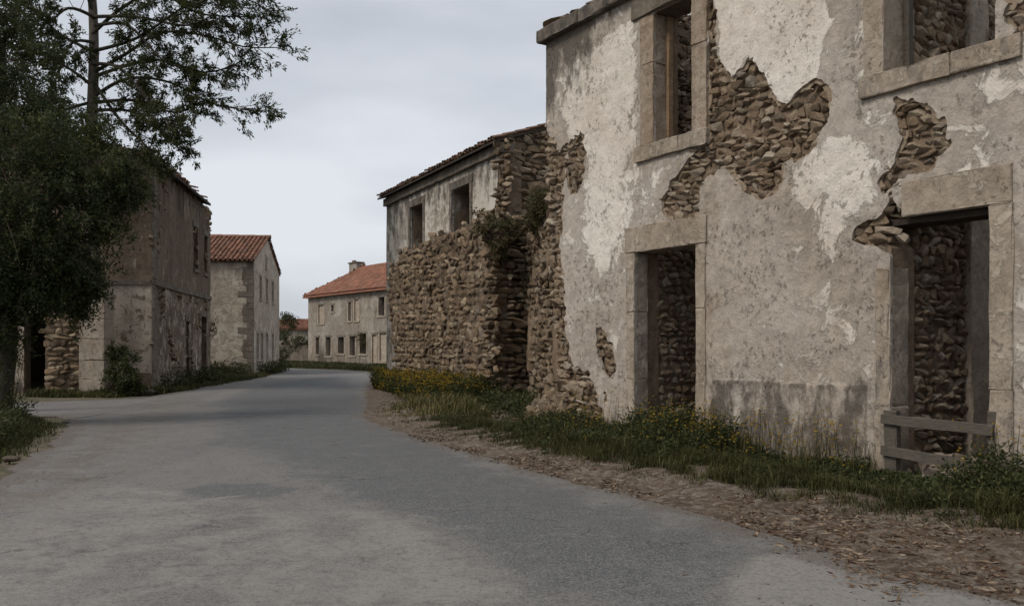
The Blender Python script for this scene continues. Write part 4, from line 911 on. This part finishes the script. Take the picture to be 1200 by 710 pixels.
# ================================================================== VEGETATION
def spline(pts, n=14):
    P = np.array([list(p) for p in pts], float); t = np.linspace(0, len(P)-1, n); out = []
    for q in t:
        i = min(int(q), len(P)-2); f = q-i; p0 = P[max(i-1, 0)]; p1 = P[i]; p2 = P[i+1]; p3 = P[min(i+2, len(P)-1)]
        out.append(.5*((2*p1)+(-p0+p2)*f+(2*p0-5*p1+4*p2-p3)*f*f+(-p0+3*p1-3*p2+p3)*f**3))
    return np.array(out)
def clump_cloud(rng, centers, radii, n_per, hollow=.45):
    out = []
    for c, r in zip(centers, radii):
        k = int(n_per*(np.prod(r)/.2)**.66)+6; d = rng.normal(size=(k, 3)); d /= np.linalg.norm(d, axis=1)[:, None]
        out.append(np.array(c)+d*np.array(r)*rng.uniform(hollow, 1.05, (k, 1)))
    return np.concatenate(out)
# --- tall airy tree
r = np.random.default_rng(77)
TY = 29.15
tt = empty('tall_tree', (-14.35, TY, 0), 'tall airy tree with a straight grey trunk and long branches reaching over the left ruin', 'tree')
trk = Tubes(); tp = [(-14.38, TY, -.1), (-14.30, TY, 4), (-14.35, TY-.05, 8), (-14.28, TY, 12), (-14.5, TY+.1, 15), (-14.7, TY+.2, 18)]
trk.add(spline(tp, 22), np.linspace(.27, .08, 22), 10); trk.build('trunk', BARK, tt)
limbs = []
def A(x, y, dY=0): return at(x, y, TY-.1-abs(dY)*.8)
limbs += [[A(112, 112), A(150, 92, -.3), A(200, 97, -.5), A(250, 122, -.6), A(312, 132, -.7)], [A(110, 85), A(150, 62, .3), A(190, 38, .6), A(240, 42, .8), A(285, 55, .9), A(326, 56, 1)],
          [A(108, 130), A(150, 130, .4), A(185, 150, .5), A(215, 175, .6)], [A(108, 40), A(150, 5, -.3), A(210, -20, -.5), A(290, 0, -.7), A(312, 12, -.8)],
          [A(107, 60), A(70, 40, .3), A(35, 10, .4), A(-20, -10, .2)], [A(107, 100), A(80, 80, -.3), A(40, 60, -.5), A(0, 50, -.6)], [A(107, 0), A(140, -40), A(190, -70, .4), A(250, -60, .6)],
          [A(107, -20), A(60, -60), A(20, -80, .5)], [A(108, 20), A(160, 20, 1.2), A(220, 30, 1.8), A(262, 10, 2)], [A(107, 120), A(75, 130, .6), A(50, 150, .8)],
          [A(108, 75), A(140, 80, -1.4), A(175, 120, -2), A(200, 150, -2.3)], [A(107, 10), A(90, -40, -1), A(60, -90, -1.4)]]
limbs += [[A(110, 90), A(180, 70, .2), A(240, 85, .3), A(285, 72, .3)], [A(112, 120), A(160, 118, .8), A(205, 132, 1), A(238, 118, 1)], [A(110, 60), A(160, 45, -.6), A(210, 12, -.8), A(250, -10, -.8)], [A(110, 20), A(80, 10, 1), A(50, 30, 1.4), A(10, 20, 1.4)],
          [A(110, 50), A(85, 50, 1.5), A(70, 80, 1.7), A(60, 110, 1.7)], [A(112, 30), A(150, 30, .9), A(190, 70, 1.4), A(215, 80, 1.4)], [A(112, 100), A(140, 140, 1.2), A(165, 165, 1.4), A(190, 190, 1.5)], [A(110, -10), A(170, -20, .5), A(230, 15, .9), A(300, 20, .9)]]
LC = []; LD = []
lt = Tubes(); tw = Tubes()
for li, L in enumerate(limbs):
    P = spline(L, 16); lt.add(P, np.linspace(.065, .014, 16), 6)
    nb = 28
    for q in range(nb):
        i = 3+int((15-3)*(q/(nb-1))**.85); p = P[min(i, 15)]; tang = P[min(i+1, 15)]-P[max(i-1, 0)]; tang /= np.linalg.norm(tang)+1e-9
        d = tang*.9+r.normal(size=3)*np.array([.75, .9, .6]); d /= np.linalg.norm(d); ln = r.uniform(.5, 1.35)*(1.0-.35*i/15)
        e = p+d*ln+np.array([0, 0, -.06*ln+.05*r.normal()]); m_ = (p+e)/2+np.array([0, 0, .10*ln]); Q = spline([p, m_, e], 7); tw.add(Q, np.linspace(.014, .004, 7), 4)
        for s in range(3):
            j = int(r.integers(2, 7)); d2 = d+r.normal(size=3)*.7; d2 /= np.linalg.norm(d2); l2 = r.uniform(.2, .6); e2_ = Q[j]+d2*l2; tw.add([Q[j], (Q[j]+e2_)/2+[0, 0, .02], e2_], [.006, .004, .002], 3)
            k = int(r.integers(22, 38)); tpos = r.uniform(.25, 1.0, k)[:, None]; LC.append(Q[j]+(e2_-Q[j])*tpos+r.normal(size=(k, 3))*.05); LD.append(np.tile(d2, (k, 1)))
lt.build('branches', BARK_DK, tt); twg = tw.build('twigs', TWIG, tt)
LC = np.concatenate(LC); LD = np.concatenate(LD)
tn = np.clip(.35+.25*fbm(LC[:, 0]*1.3, LC[:, 2]*1.3, 3, 3)*2+r.normal(0, .2, len(LC)), 0, 1)
leaves('crown', LC, .15, .045, LEAF_TALL, tt, r, LD, tn, .25, .9)['kind'] = 'stuff'
# --- dense dark tree in front
def dense_tree(name, base, label, clumps, nper, seed, trunk_pts, trad, mat, lsize=.075):
    rr = np.random.default_rng(seed); t = empty(name, base, label, 'tree')
    tb = Tubes(); tb.add(spline(trunk_pts, 16), np.linspace(trad, trad*.3, 16), 10); tb.build('trunk', BARK_DK, t)
    top = np.array(trunk_pts[-2], float); br = Tubes(); C = []
    for (c, rad) in clumps:
        c = np.array(c, float); mid_ = (top+c)/2+rr.normal(size=3)*.2; br.add(spline([top, mid_, c], 8), np.linspace(trad*.28, .015, 8), 5)
        m_ = max(8, int(14*np.prod(rad)**.5)); sub = []
        for k in range(m_*3):
            d = rr.normal(size=3); d /= np.linalg.norm(d); sc = c+d*np.array(rad)*rr.uniform(.35, 1.22); sub.append(sc)
            br.add([c, (c+sc)/2+rr.normal(size=3)*.06, sc], [.015, .01, .004], 3)
        sub = [q_-np.array([0, 0, .25*rr.random()]) for q_ in sub]; rads = [np.array([.24, .24, .30])*rr.uniform(.5, 1.4) for _ in sub]; C.append(clump_cloud(rr, sub, rads, nper, .1))
    ctr = np.mean([c for c, _ in clumps], 0)
    for c, rad in clumps:
        for k in range(int(50*np.prod(rad)**.5)):
            d = rr.normal(size=3); d /= np.linalg.norm(d); p = np.array(c)+d*np.array(rad)*rr.uniform(.7, 1.15); o_ = d*.6+np.array([.05, -.1, -.5])+rr.normal(size=3)*.35; L = rr.uniform(.25, .7)
            e = p+o_*L; br.add([p, (p+e)/2+[0, 0, .05], e+[0, 0, -.08]], [.008, .005, .002], 3); tt_ = rr.uniform(0, 1, (44, 1)); C.append(p+(e-p)*tt_+np.array([0, 0, -.08])*tt_+rr.normal(size=(44, 3))*.045)
    br.build('branches', TWIG, t); C = np.concatenate(C)
    tn = np.clip(.4+.3*fbm(C[:, 0]*1.1+C[:, 1], C[:, 2]*1.3, 3, seed)*2+rr.normal(0, .2, len(C)), 0, 1)
    o = leaves('crown', C, lsize, lsize*.42, mat, t, rr, None, tn, .35); o['kind'] = 'stuff'; return t
B = lambda x, y, Y: tuple(at(x, y, Y))
dense_tree('dense_tree', (-10.6, 17.6, 0), 'dense dark green tree leaning over the driveway at the left edge of the road',
    [(B(8, 190, 17.5), (1.1, 1.1, .9)), (B(55, 165, 18), (.85, 1.0, .6)), (B(100, 195, 18.3), (.8, .9, .65)), (B(128, 225, 18), (.55, .7, .6)), (B(118, 270, 17.9), (.55, .6, .6)), (B(65, 240, 17.4), (.9, 1, .8)), (B(20, 265, 17), (.9, 1, .9)),
     (B(55, 295, 17.2), (.7, .8, .6)), (B(98, 325, 17.9), (.38, .5, .45)), (B(-50, 230, 17), (1.2, 1.1, 1.3)), (B(12, 315, 17), (.6, .7, .4)), (B(14, 345, 16.9), (.55, .5, .35)), (B(-15, 370, 16.8), (.5, .5, .5)), (B(48, 340, 17.1), (.4, .5, .3)), (B(148, 205, 18.4), (.35, .5, .4)), (B(75, 325, 17.6), (.45, .5, .35)), (B(-40, 330, 16.8), (.7, .8, .6)), (B(95, 150, 18.8), (.6, .7, .35)), (B(92, 352, 17.9), (.16, .25, .22))],
    520, 5, [(-10.5, 17.5, -.1), (-10.35, 17.5, 1.2), (-10.3, 17.6, 2.4), (-10.1, 17.7, 3.6), (-9.8, 17.8, 4.6)], .19, LEAF_DK, .085)
dense_tree('dark_conifer', (-12.4, 20.6, 0), 'dark bushy tree behind the leaning one at the upper left corner',
    [(B(25, 70, 20.5), (.75, .8, .75)), (B(35, 115, 20.3), (.8, .8, .7)), (B(0, 130, 20.3), (.9, .9, .8)), (B(-15, 60, 20.6), (.8, .8, 1.0)), (B(5, 20, 20.6), (.6, .6, .5)), (B(60, 140, 20.2), (.5, .6, .4)), (B(-50, 0, 20.5), (1, .9, 1))],
    430, 6, [(-12.5, 20.6, -.1), (-12.4, 20.6, 3), (-12.3, 20.6, 6), (-12.3, 20.6, 9)], .2, LEAF_DK, .08)
def shrub(name, base, label, clumps, nper, seed, mat, lsize, cat='shrub', twig=True, llen=1.0, stemn=26):
    rr = np.random.default_rng(seed); t = empty(name, base, label, cat); br = Tubes(); C = []; b = np.array(base, float)
    for (c, rad) in clumps:
        c = np.array(c, float)
        for k in range(stemn):
            d = rr.normal(size=3); d /= np.linalg.norm(d); e = c+d*np.array(rad)*rr.uniform(.5, 1.08); s0 = b+rr.normal(size=3)*[.12, .12, 0]
            if np.linalg.norm(c-b) > 1.2: s0 = c-[0, 0, rad[2]*.6]
            br.add(spline([s0, (s0+e)/2+rr.normal(size=3)*.07, e], 6), np.linspace(.012, .003, 6), 3)
            C.append(clump_cloud(rr, [e], [np.array([.15, .15, .13])*rr.uniform(.7, 1.5)*llen], nper, .05))
    br.build('stems', TWIG, t)['kind'] = 'stuff'; C = np.concatenate(C)
    if mat is not LEAF_VINE: C = C[C[:, 2] > .02]
    o = leaves('foliage', C, lsize, lsize*.45, mat, t, rr, None, None, .1); o['kind'] = 'stuff'; return t
shrub('ivy', (-10.45, 17.3, 0), 'dark ivy covering the thick trunk at the left edge of the road', [(B(12, 352, 17.2), (.34, .3, .5)), (B(14, 395, 17.1), (.30, .3, .6)), (B(10, 440, 17.0), (.30, .3, .6)), (B(40, 360, 17.2), (.5, .4, .3)), (B(-10, 380, 17), (.4, .4, .8)), (B(16, 475, 16.9), (.5, .4, .35))], 60, 23, LEAF_DK, .07, 'ivy', llen=1.1)
shrub('shrub', (-13.05, 27.6, 0), 'dark leafy shrub growing between the stone post and the left ruin', [(B(143, 430, 27.6), (.5, .5, .65)), (B(135, 448, 27.3), (.5, .5, .4)), (B(155, 455, 27.4), (.35, .4, .3)), (B(137, 415, 27.8), (.3, .3, .45)), (B(150, 440, 27.4), (.4, .4, .5))], 480, 3, LEAF_SHRUB, .10)
def lp(x, y, off=.9):
    u_, v_ = LW.px(x, y); return tuple(LW.w3(u_, v_, off))
shrub('hanging_bush', lp(605, 300), 'rusty green bush sprouting from the top of the collapsed stone wall', [(lp(586, 256, 1.1), (.6, .4, .3)), (lp(612, 262, .9), (.7, .5, .55)), (lp(596, 262, 1.0), (.6, .4, .35)), (lp(598, 288), (.65, .5, .6)), (lp(625, 272), (.6, .45, .7)), (lp(640, 240, .1), (.35, .3, .4)), (lp(612, 312), (.5, .35, .35)), (lp(590, 268), (.4, .35, .25)), (lp(634, 258, .1), (.3, .3, .4)), (lp(588, 302), (.25, .3, .4)), (lp(612, 250, 0), (.5, .3, .35))], 620, 4, LEAF_VINE, .085, 'bush', stemn=34)
# vines hanging down from the bush
vn = empty('hanging_vines', lp(603, 330), 'thin dry vines trailing down the collapsed wall below the bush', 'vines'); rr = np.random.default_rng(9); vt = Tubes(); VC = []
for k in range(26):
    x = 603+rr.normal()*14; y0 = 318+rr.uniform(-10, 15); L = rr.uniform(20, 105)*math.exp(-((x-603)/16)**2); P = spline([lp(x, y0, .3), lp(x+rr.normal()*3, y0+L*.5, .25), lp(x+rr.normal()*5, y0+L, .2)], 8); vt.add(P, np.linspace(.012, .004, 8), 3); VC.append(np.repeat(P, 5, 0)+rr.normal(size=(40, 3))*.05)
vt.build('stems', TWIG, vn)['kind'] = 'stuff'; leaves('foliage', np.concatenate(VC), .07, .03, LEAF_VINE, vn, rr, None, None, .5)['kind'] = 'stuff'
shrub('round_tree', (-20.5, 76, 0), 'round dark green tree beside the pale gable house at the bend', [(B(336, 388, 76), (.8, 1, 1.2)), (B(333, 402, 76), (.9, 1, 1.2)), (B(341, 378, 76), (.6, .8, .7)), (B(330, 415, 76), (.7, 1, .8)), (B(335, 372, 76), (.4, .5, .5))], 60, 8, LEAF_SHRUB, .16, 'tree', llen=2.0)
shrub('hedge_bush', (-20, 82.0, 0), 'low dark hedge bush in front of the distant cottage', [(B(355, 399, 82.5), (1.0, .6, .7)), (B(347, 402, 82.5), (.7, .6, .6)), (B(361, 400, 82.5), (.8, .6, .5))], 50, 18, LEAF_SHRUB, .16, llen=2.0)
shrub('climbing_plant', tuple(FF.w3(fu(425.5), 2.2, .1)), 'small dark plant growing out of a ground floor window of the far house', [(tuple(FF.w3(fu(424.5), 2.3, .1)), (.5, .3, .45)), (tuple(FF.w3(fu(427.5), 1.7, .1)), (.35, .2, .5))], 46, 19, LEAF_VINE, .13, 'plant', llen=1.6)
shrub('climbing_plant', tuple(LF.w3(9.9, 2.3, .1)), 'small green plant clinging to the far edge of the left ruin', [(tuple(LF.w3(10.3, 2.4, .1)), (.25, .25, .4))], 30, 20, LEAF_SHRUB, .09, 'plant', llen=1.3)

# --- grass and weeds
def scatter(n, box, fn, rng):
    X = rng.uniform(box[0], box[1], n); Y = rng.uniform(box[2], box[3], n); p = fn(X, Y); k = rng.random(n) < p; return X[k], Y[k]
GP_IN = NP  # keep
def gpoly(pts): return [gnd(*p) for p in pts]
G_EDGE = [(-6.5, 50), (-5.25, 36), (-3.95, 27), gnd(436, 486), gnd(500, 507), gnd(590, 531), gnd(700, 556), gnd(850, 592), gnd(1000, 617), gnd(1110, 634), gnd(1200, 652), (5.1, 5.9)]
GRASSPOLY = G_EDGE+[tuple(NF.w3(10.5, 0, -.02)[:2]), tuple(NF.w3(D2[1]+.0, 0, -.02)[:2]), tuple(NF.w3(D2[1]-.02, 0, -1.0)[:2]), tuple(NF.w3(D2[0]+.02, 0, -1.0)[:2]), tuple(NF.w3(D2[0], 0, -.02)[:2]), tuple(NF.w3(D1[1], 0, -.02)[:2]), tuple(NF.w3(D1[1], 0, -.5)[:2]), tuple(NF.w3(D1[0], 0, -.5)[:2]), tuple(NF.w3(D1[0], 0, -.02)[:2]), tuple(NF.w3(.3, 0, .05)[:2]), (-.35, 22.3), (-4.9, 32.2), (-5.2, 36), (-6.0, 50)]
def gdens(X, Y):
    d = -polysd(X, Y, GRASSPOLY); n = fbm(X*1.3, Y*1.3, 4, 7)*2
    return sstep(-.05, .6, d+n*.5)*sstep(-.2, .35, fbm(X*3.4, Y*3.4, 3, 78)*2+.5*sstep(.4, 1.2, d))
DC = NF.w3(U(1100), 0, .25)
def heightfn(X, Y):
    d = -polysd(X, Y, GRASSPOLY); n = fbm(X*.9, Y*.9, 3, 71)*2
    dd = 1-.72*sstep(.7, .2, np.hypot(X-DC[0], Y-DC[1])-.55)
    n2 = fbm(X*3, Y*3, 3, 72)*2
    return np.clip((.03+.13*sstep(0, 1.1, d)*(1+1.1*n+.8*n2))*dd, .02, .4)
gr_r = np.random.default_rng(31)
def verge_h(X, Y): return .01+verge_z(X, Y)
X, Y = scatter(330000, (-3.6, 8.2, 4.5, 18), gdens, gr_r); H = heightfn(X, Y)*gr_r.uniform(.5, 1.5, len(X))
P = np.stack([X, Y, verge_h(X, Y)-.01], 1); T = np.clip(.34+.22*fbm(X*1.5, Y*1.5, 3, 2)*2+gr_r.normal(0, .16, len(X))+.35*(gr_r.random(len(X)) < .07), 0, 1)
setp(blades('verge_grass', P, H, .9, .009, GRASS, None, gr_r, T), 'rough green grass along the foot of the tall ruin', 'grass', kind='stuff')
X, Y = scatter(90000, (-6.8, 0.6, 18, 50), gdens, gr_r); H = heightfn(X, Y)*gr_r.uniform(.8, 1.9, len(X))
P = np.stack([X, Y, verge_h(X, Y)-.01], 1); T = np.clip(.68+.22*fbm(X*.8, Y*.8, 3, 2)*2+gr_r.normal(0, .2, len(X)), 0, 1)
setp(blades('tall_grass', P, H, .6, .02, GRASS, None, gr_r, T), 'taller yellowish grass below the drystone wall at the road edge', 'grass', kind='stuff')
wr = np.random.default_rng(66); uu = wr.uniform(0.1, 10, 5200); ww = np.abs(wr.normal(0, .3, 5200))+.03; kk = ((uu < D2[0]-.05) | (uu > D2[1]-.12)) & (wr.random(5200) < .35+1.2*fbm(uu*1.6, ww, 3, 12)); uu = uu[kk]; ww = ww[kk]; PP = NF.w3(uu, uu*0, ww); PP[:, 2] = verge_h(PP[:, 0], PP[:, 1])-.01
setp(blades('wispy_grass', PP, wr.uniform(.18, .55, len(PP)), .55, .007, GRASS, None, wr, np.clip(wr.normal(.6, .22, len(PP)), 0, 1)), 'wispy taller grass stems standing against the tall ruin', 'grass', kind='stuff')
# broad-leaved weeds close to the wall
def weeds(name, pts, zf, label, seed, h0, lsize, mat, n=26, cat='weeds'):
    rr = np.random.default_rng(seed); C = []; D = []
    for (x, y, h) in pts:
        k = int(n*(.5+h/h0)); a = rr.uniform(0, 6.28, k); rd = rr.uniform(0, .5, k)*h; t = rr.uniform(.05, 1, k); z = zf(np.array(x), np.array(y))
        C.append(np.stack([x+np.cos(a)*rd*t, y+np.sin(a)*rd*t, z+h*t], 1)); D.append(np.stack([np.cos(a), np.sin(a), .5+0*a], 1))
    C = np.concatenate(C); D = np.concatenate(D); return setp(leaves(name, C, lsize, lsize*.42, mat, None, rr, D, None, -.1, .8), label, cat, kind='stuff')
wp = []
for k in range(1100):
    u = gr_r.uniform(.0, 9.8); w_ = abs(gr_r.normal(0, .55))+.05; p = NF.w3(u, 0, w_)
    hh = (.5 if (u > U(880) and u < D2[1]) else 1)*gr_r.uniform(.10, .36)*(1.15-.4*min(w_, 1.2))*(1+.6*float(fbm(u*1.1, 0, 3, 44))*2)*(1.55 if U(760) < u < U(870) else 1)
    if D2[0]-.05 < u < D2[1]-.1: hh *= .35
    wp.append((p[0], p[1], max(hh, .08)))
weeds('broadleaf_weeds', wp, verge_h, 'low leafy weeds crowding the base of the tall ruin', 5, .25, .055, LEAF_SHRUB, 34)
wp2 = []
for k in range(900):
    u = gr_r.uniform(-.5, RL+.3); w_ = min(abs(gr_r.normal(.25, .75))+.05, .3+.16*max(u, 0)); p = RW.w3(u, 0, w_)
    wp2.append((p[0], p[1], gr_r.uniform(.25, .75)*(1.1-.3*min(w_, 1.5))))
for k in range(110):
    p = LW.w3(gr_r.uniform(.1, LL-1.5), 0, gr_r.uniform(.1, 1.6)); wp2.append((p[0], p[1], gr_r.uniform(.15, .45)))
weeds('flowering_bushes', wp2, verge_h, 'mass of leafy yellow-green weeds in front of the drystone wall', 6, .5, .085, LEAF_SHRUB, 30)
# thin flowering stems with small yellow flowers
def flowers(name, label, pos, rng, hs, fs):
    st = Tubes(); FV = []; 
    root = empty(name, (float(np.mean([p[0] for p in pos])), float(np.mean([p[1] for p in pos])), 0), label, 'wildflowers'); root['kind'] = 'stuff'
    for (x, y, h) in pos:
        z = float(verge_h(np.array(x), np.array(y))); top = np.array([x+rng.normal()*.08, y+rng.normal()*.08, z+h]); b = np.array([x, y, z-.02]); st.add([b, (b+top)/2+rng.normal(size=3)*.02, top], [.004, .003, .002], 3)
        for q in range(int(rng.integers(2, 7))):
            FV.append(top+rng.normal(size=3)*np.array([.05, .05, .05])-[0, 0, rng.uniform(0, .25)*h])
    a_ = st.build('stems', LEAF_SHRUB, root); a_['kind'] = 'stuff'
    FV = np.array(FV); k = 4; C = np.repeat(FV, k, 0)
    D = rng.normal(size=(len(C), 3)); D[:, 2] = .4
    b_ = leaves('flowers', C, fs, fs*.8, PETAL, root, rng, D, None, -.1, .3); b_['kind'] = 'stuff'
fr = np.random.default_rng(55); ps = []
for k in range(300):
    cl = fr.choice([U(800), U(845), U(860), U(735), U(925), U(990), U(1180), U(700)], p=[.16, .16, .14, .12, .14, .10, .10, .08]); u = cl+fr.normal()*.32; p = NF.w3(u, 0, abs(fr.normal(.25, .35))+.06)
    if D2[0]-.1 < u < D2[1]+.05: continue
    ps.append((p[0], p[1], fr.uniform(.2, .75)))
flowers('yellow_wildflowers', 'small yellow flowers on thin stems along the base of the tall ruin', ps, fr, .5, .020)
ps = []
for k in range(1300):
    u = fr.uniform(-.4, RL+.2); p = RW.w3(u, 0, min(abs(fr.normal(.5, .75))+.05, .3+.16*max(u, 0))); ps.append((p[0], p[1], fr.uniform(.12, .8)))
flowers('yellow_bloom', 'dense yellow blossom over the weeds in front of the drystone wall', ps, fr, .6, .030)
# left verges
LGR = [(-10.4, 19.2), (-8.9, 16.8), (-7.5, 13.4), (-6.5, 10.6), (-5.9, 8.0), (-12, 8), (-18, 12), (-18, 19.6)]
flat0 = lambda X, Y: X*0-.02
dl = lambda X, Y: sstep(-.1, .6, -polysd(X, Y, LGR)+fbm(X*1.2, Y*1.2, 4, 3)*.7)
X, Y = scatter(90000, (-13, -5.6, 8.5, 19.6), dl, gr_r); d_ = -polysd(X, Y, LGR); H = np.clip(.06+.24*sstep(0, 1.2, d_)*(1+fbm(X, Y, 3, 4)*2), .03, .6)*gr_r.uniform(.6, 1.5, len(X))
setp(blades('left_verge_grass', np.stack([X, Y, X*0-.03], 1), H, .6, .014, GRASS, None, gr_r, np.clip(.3+.2*fbm(X*1.5, Y*1.5, 3, 2)*2+gr_r.normal(0, .15, len(X)), 0, 1)), 'dark grass under the dense tree on the left roadside', 'grass', kind='stuff')
wp3 = []
for k in range(420):
    x = gr_r.uniform(-12.5, -7.6); y = gr_r.uniform(12.5, 19); 
    if -float(polysd(np.array(x), np.array(y), LGR)) > .45: wp3.append((x, y, gr_r.uniform(.18, .6)))
weeds('leafy_weeds', wp3, flat0, 'leafy weeds on the left roadside under the dense tree', 7, .35, .075, LEAF_SHRUB, 34)
LGR2 = [(-11.6, 31), (-12.1, 36), (-12.5, 42.5), (-14.2, 52.5), (-14.95, 53.5), (-13.7, 45.5), (-19, 45), (-14.1, 40), (-12.55, 30), (-12.6, 29.6), (-15.5, 29.2), (-15.5, 27), (-12.6, 26.6), (-11.7, 28)]
dl2 = lambda X, Y: sstep(-.15, .3, -polysd(X, Y, LGR2)+fbm(X*1.2, Y*1.2, 4, 3)*.5)
X, Y = scatter(120000, (-17, -11.2, 26, 54), dl2, gr_r); H = (.07+.20*fbm(X*1.1, Y*.7, 3, 14)*2+.08)*gr_r.uniform(.5, 1.6, len(X)); H = np.clip(H, .05, .8)
setp(blades('house_verge_grass', np.stack([X, Y, X*0-.03], 1), H, .6, .03, GRASS, None, gr_r, np.clip(.4+.2*fbm(X*1.5, Y*1.5, 3, 2)*2+gr_r.normal(0, .2, len(X)), 0, 1)), 'strip of green grass along the foot of the left houses', 'grass', kind='stuff')
wp4 = []
for k in range(170):
    pl, L = ((LF, 10.5), (GS, GL), (GFr, 3.))[int(gr_r.integers(3))]; p = pl.w3(gr_r.uniform(0, L), 0, gr_r.uniform(.05, .8)); wp4.append((p[0], p[1], gr_r.uniform(.25, .85)))
weeds('house_weeds', wp4, flat0, 'leafy weeds against the walls of the left houses', 8, .5, .12, LEAF_SHRUB, 24)
X, Y = scatter(60000, (-22, -3, 55, 82), lambda X, Y: sstep(0, .6, -polysd(X, Y, [(-24, 67.5), (-16.5, 62.2), (-11.3, 57.8), (-7.4, 51), (-4, 57), tuple(FF.w3(FL, 0)[:2]), tuple(F0), (-26, 84)])), gr_r)
setp(blades('far_grass', np.stack([X, Y, X*0-.03], 1), gr_r.uniform(.05, .3, len(X))*(1+.9*fbm(X*.5, Y*.3, 3, 6)*2), .6, .06, GRASS, None, gr_r, np.clip(gr_r.normal(.25, .2, len(X)), 0, 1)), 'dark grass bank in front of the far house', 'grass', kind='stuff')

# --- litter and gravel on the dirt strip
lr = np.random.default_rng(91)
dirtd = lambda X, Y: sstep(-.35, .1, polysd(X, Y, ROADPOLY))*sstep(.5, -.25, -polysd(X, Y, GRASSPOLY))*(X > -4)*sstep(-.12, .22, fbm(X*1.5, Y*1.5, 4, 33)*1.6)
X, Y = scatter(60000, (-3.4, 6.2, 4.6, 18), dirtd, lr)
C = np.stack([X, Y, verge_h(X, Y)+lr.uniform(0, .012, len(X))], 1); D = lr.normal(size=(len(X), 3)); D[:, 2] *= .12
o = leaves('leaf_litter', C, .042, .026, DRYLEAF, None, lr, D*3, lr.random(len(X)), 0, .1); setp(o, 'dry brown leaf litter strewn on the dirt strip beside the road', 'leaf litter', kind='stuff')
ST_GR = stone('gravel_stone', [(0., (.13, .105, .08)), (.5, (.22, .18, .145)), (1., (.34, .30, .25))], lic=.1)
def gravel(name, label, X, Y, Z, S, rng):
    Vs = []; Fs = []; T = []; o = 0
    for x, y, z, s in zip(X, Y, Z, S):
        V, F = HULLS[int(rng.integers(16))]; a = rng.uniform(0, 6.28); R = np.array([[math.cos(a), -math.sin(a), 0], [math.sin(a), math.cos(a), 0], [0, 0, .6]])
        Vs.append((V*s)@R.T+[x, y, z+s*.15]); Fs.append(F+o); o += len(V); T.append(np.full(len(V), rng.random()))
    ob = link(name, mesh_np(name, np.concatenate(Vs), [np.concatenate(Fs)], ST_GR, {'tint': np.concatenate(T)}, False)); setp(ob, label, 'gravel', kind='stuff')
X, Y = scatter(22000, (-3.4, 6.2, 4.6, 18), lambda a, b: dirtd(a, b)*.28*sstep(-.1, .3, fbm(a*1.6, b*1.6, 4, 88)*2), lr); gravel('gravel', 'loose gravel on the dirt strip along the right road edge', X, Y, verge_h(X, Y), lr.gamma(2, .010, len(X))+.008, lr)
rd = lambda X, Y: sstep(.9, -.1, np.minimum(np.abs(polysd(X, Y, ROADPOLY)), polysd(X, Y, gpoly([(880, 712), (870, 690), (900, 660), (960, 655), (1250, 700), (1250, 900), (880, 900)]))))*.5
X, Y = scatter(9000, (-6.5, 4.2, 4.6, 19), rd, lr); k = polysd(X, Y, ROADPOLY) < 0; X = X[k]; Y = Y[k]; gravel('road_grit', 'scattered grit lying on the asphalt near the road edges', X, Y, X*0+.004, lr.gamma(2, .004, len(X))+.004, lr)
dk_ = lambda a, b: sstep(.5, -.2, polysd(a, b, gpoly([(860, 585), (1010, 600), (1200, 635), (1260, 690), (1060, 690), (930, 640)])))*sstep(-.1, .35, fbm(a*3.2, b*3.2, 4, 97)*2)
X, Y = scatter(13000, (1.2, 6.4, 4.8, 9), dk_, lr); Dd = lr.normal(size=(len(X), 3)); Dd[:, 2] *= .15
setp(leaves('bark_debris', np.stack([X, Y, verge_h(X, Y)+lr.uniform(0, .02, len(X))], 1), .06, .016, DRYLEAF, None, lr, Dd*3, np.clip(lr.normal(.6, .3, len(X)), 0, 1), 0, .1), 'pale straw and bark debris on the dirt near the doorway', 'debris', kind='stuff')
# a few loose stones by the left ruin corner and at the near verge
for k, (x, y, s, lab) in enumerate(((176, 462, .34, 'pale loose stone on the grass below the corner of the left ruin'), (184, 459, .26, 'smaller pale stone right of the other one below the left ruin corner'), (12, 541, .16, 'pale stone at the grass edge on the far left roadside'), (1025, 590, .13, 'loose stone on the dirt below the near doorway of the tall ruin'))):
    gx, gy = gnd(x, y); V, F = HULLS[k+3]; me = mesh_np('loose_stone', V*np.array([s*1.4, s, s*.6]), [F], ST_GR, None, False); ob = link('loose_stone', me); ob.location = (gx, gy, s*.15+.02); setp(ob, lab, 'stone')
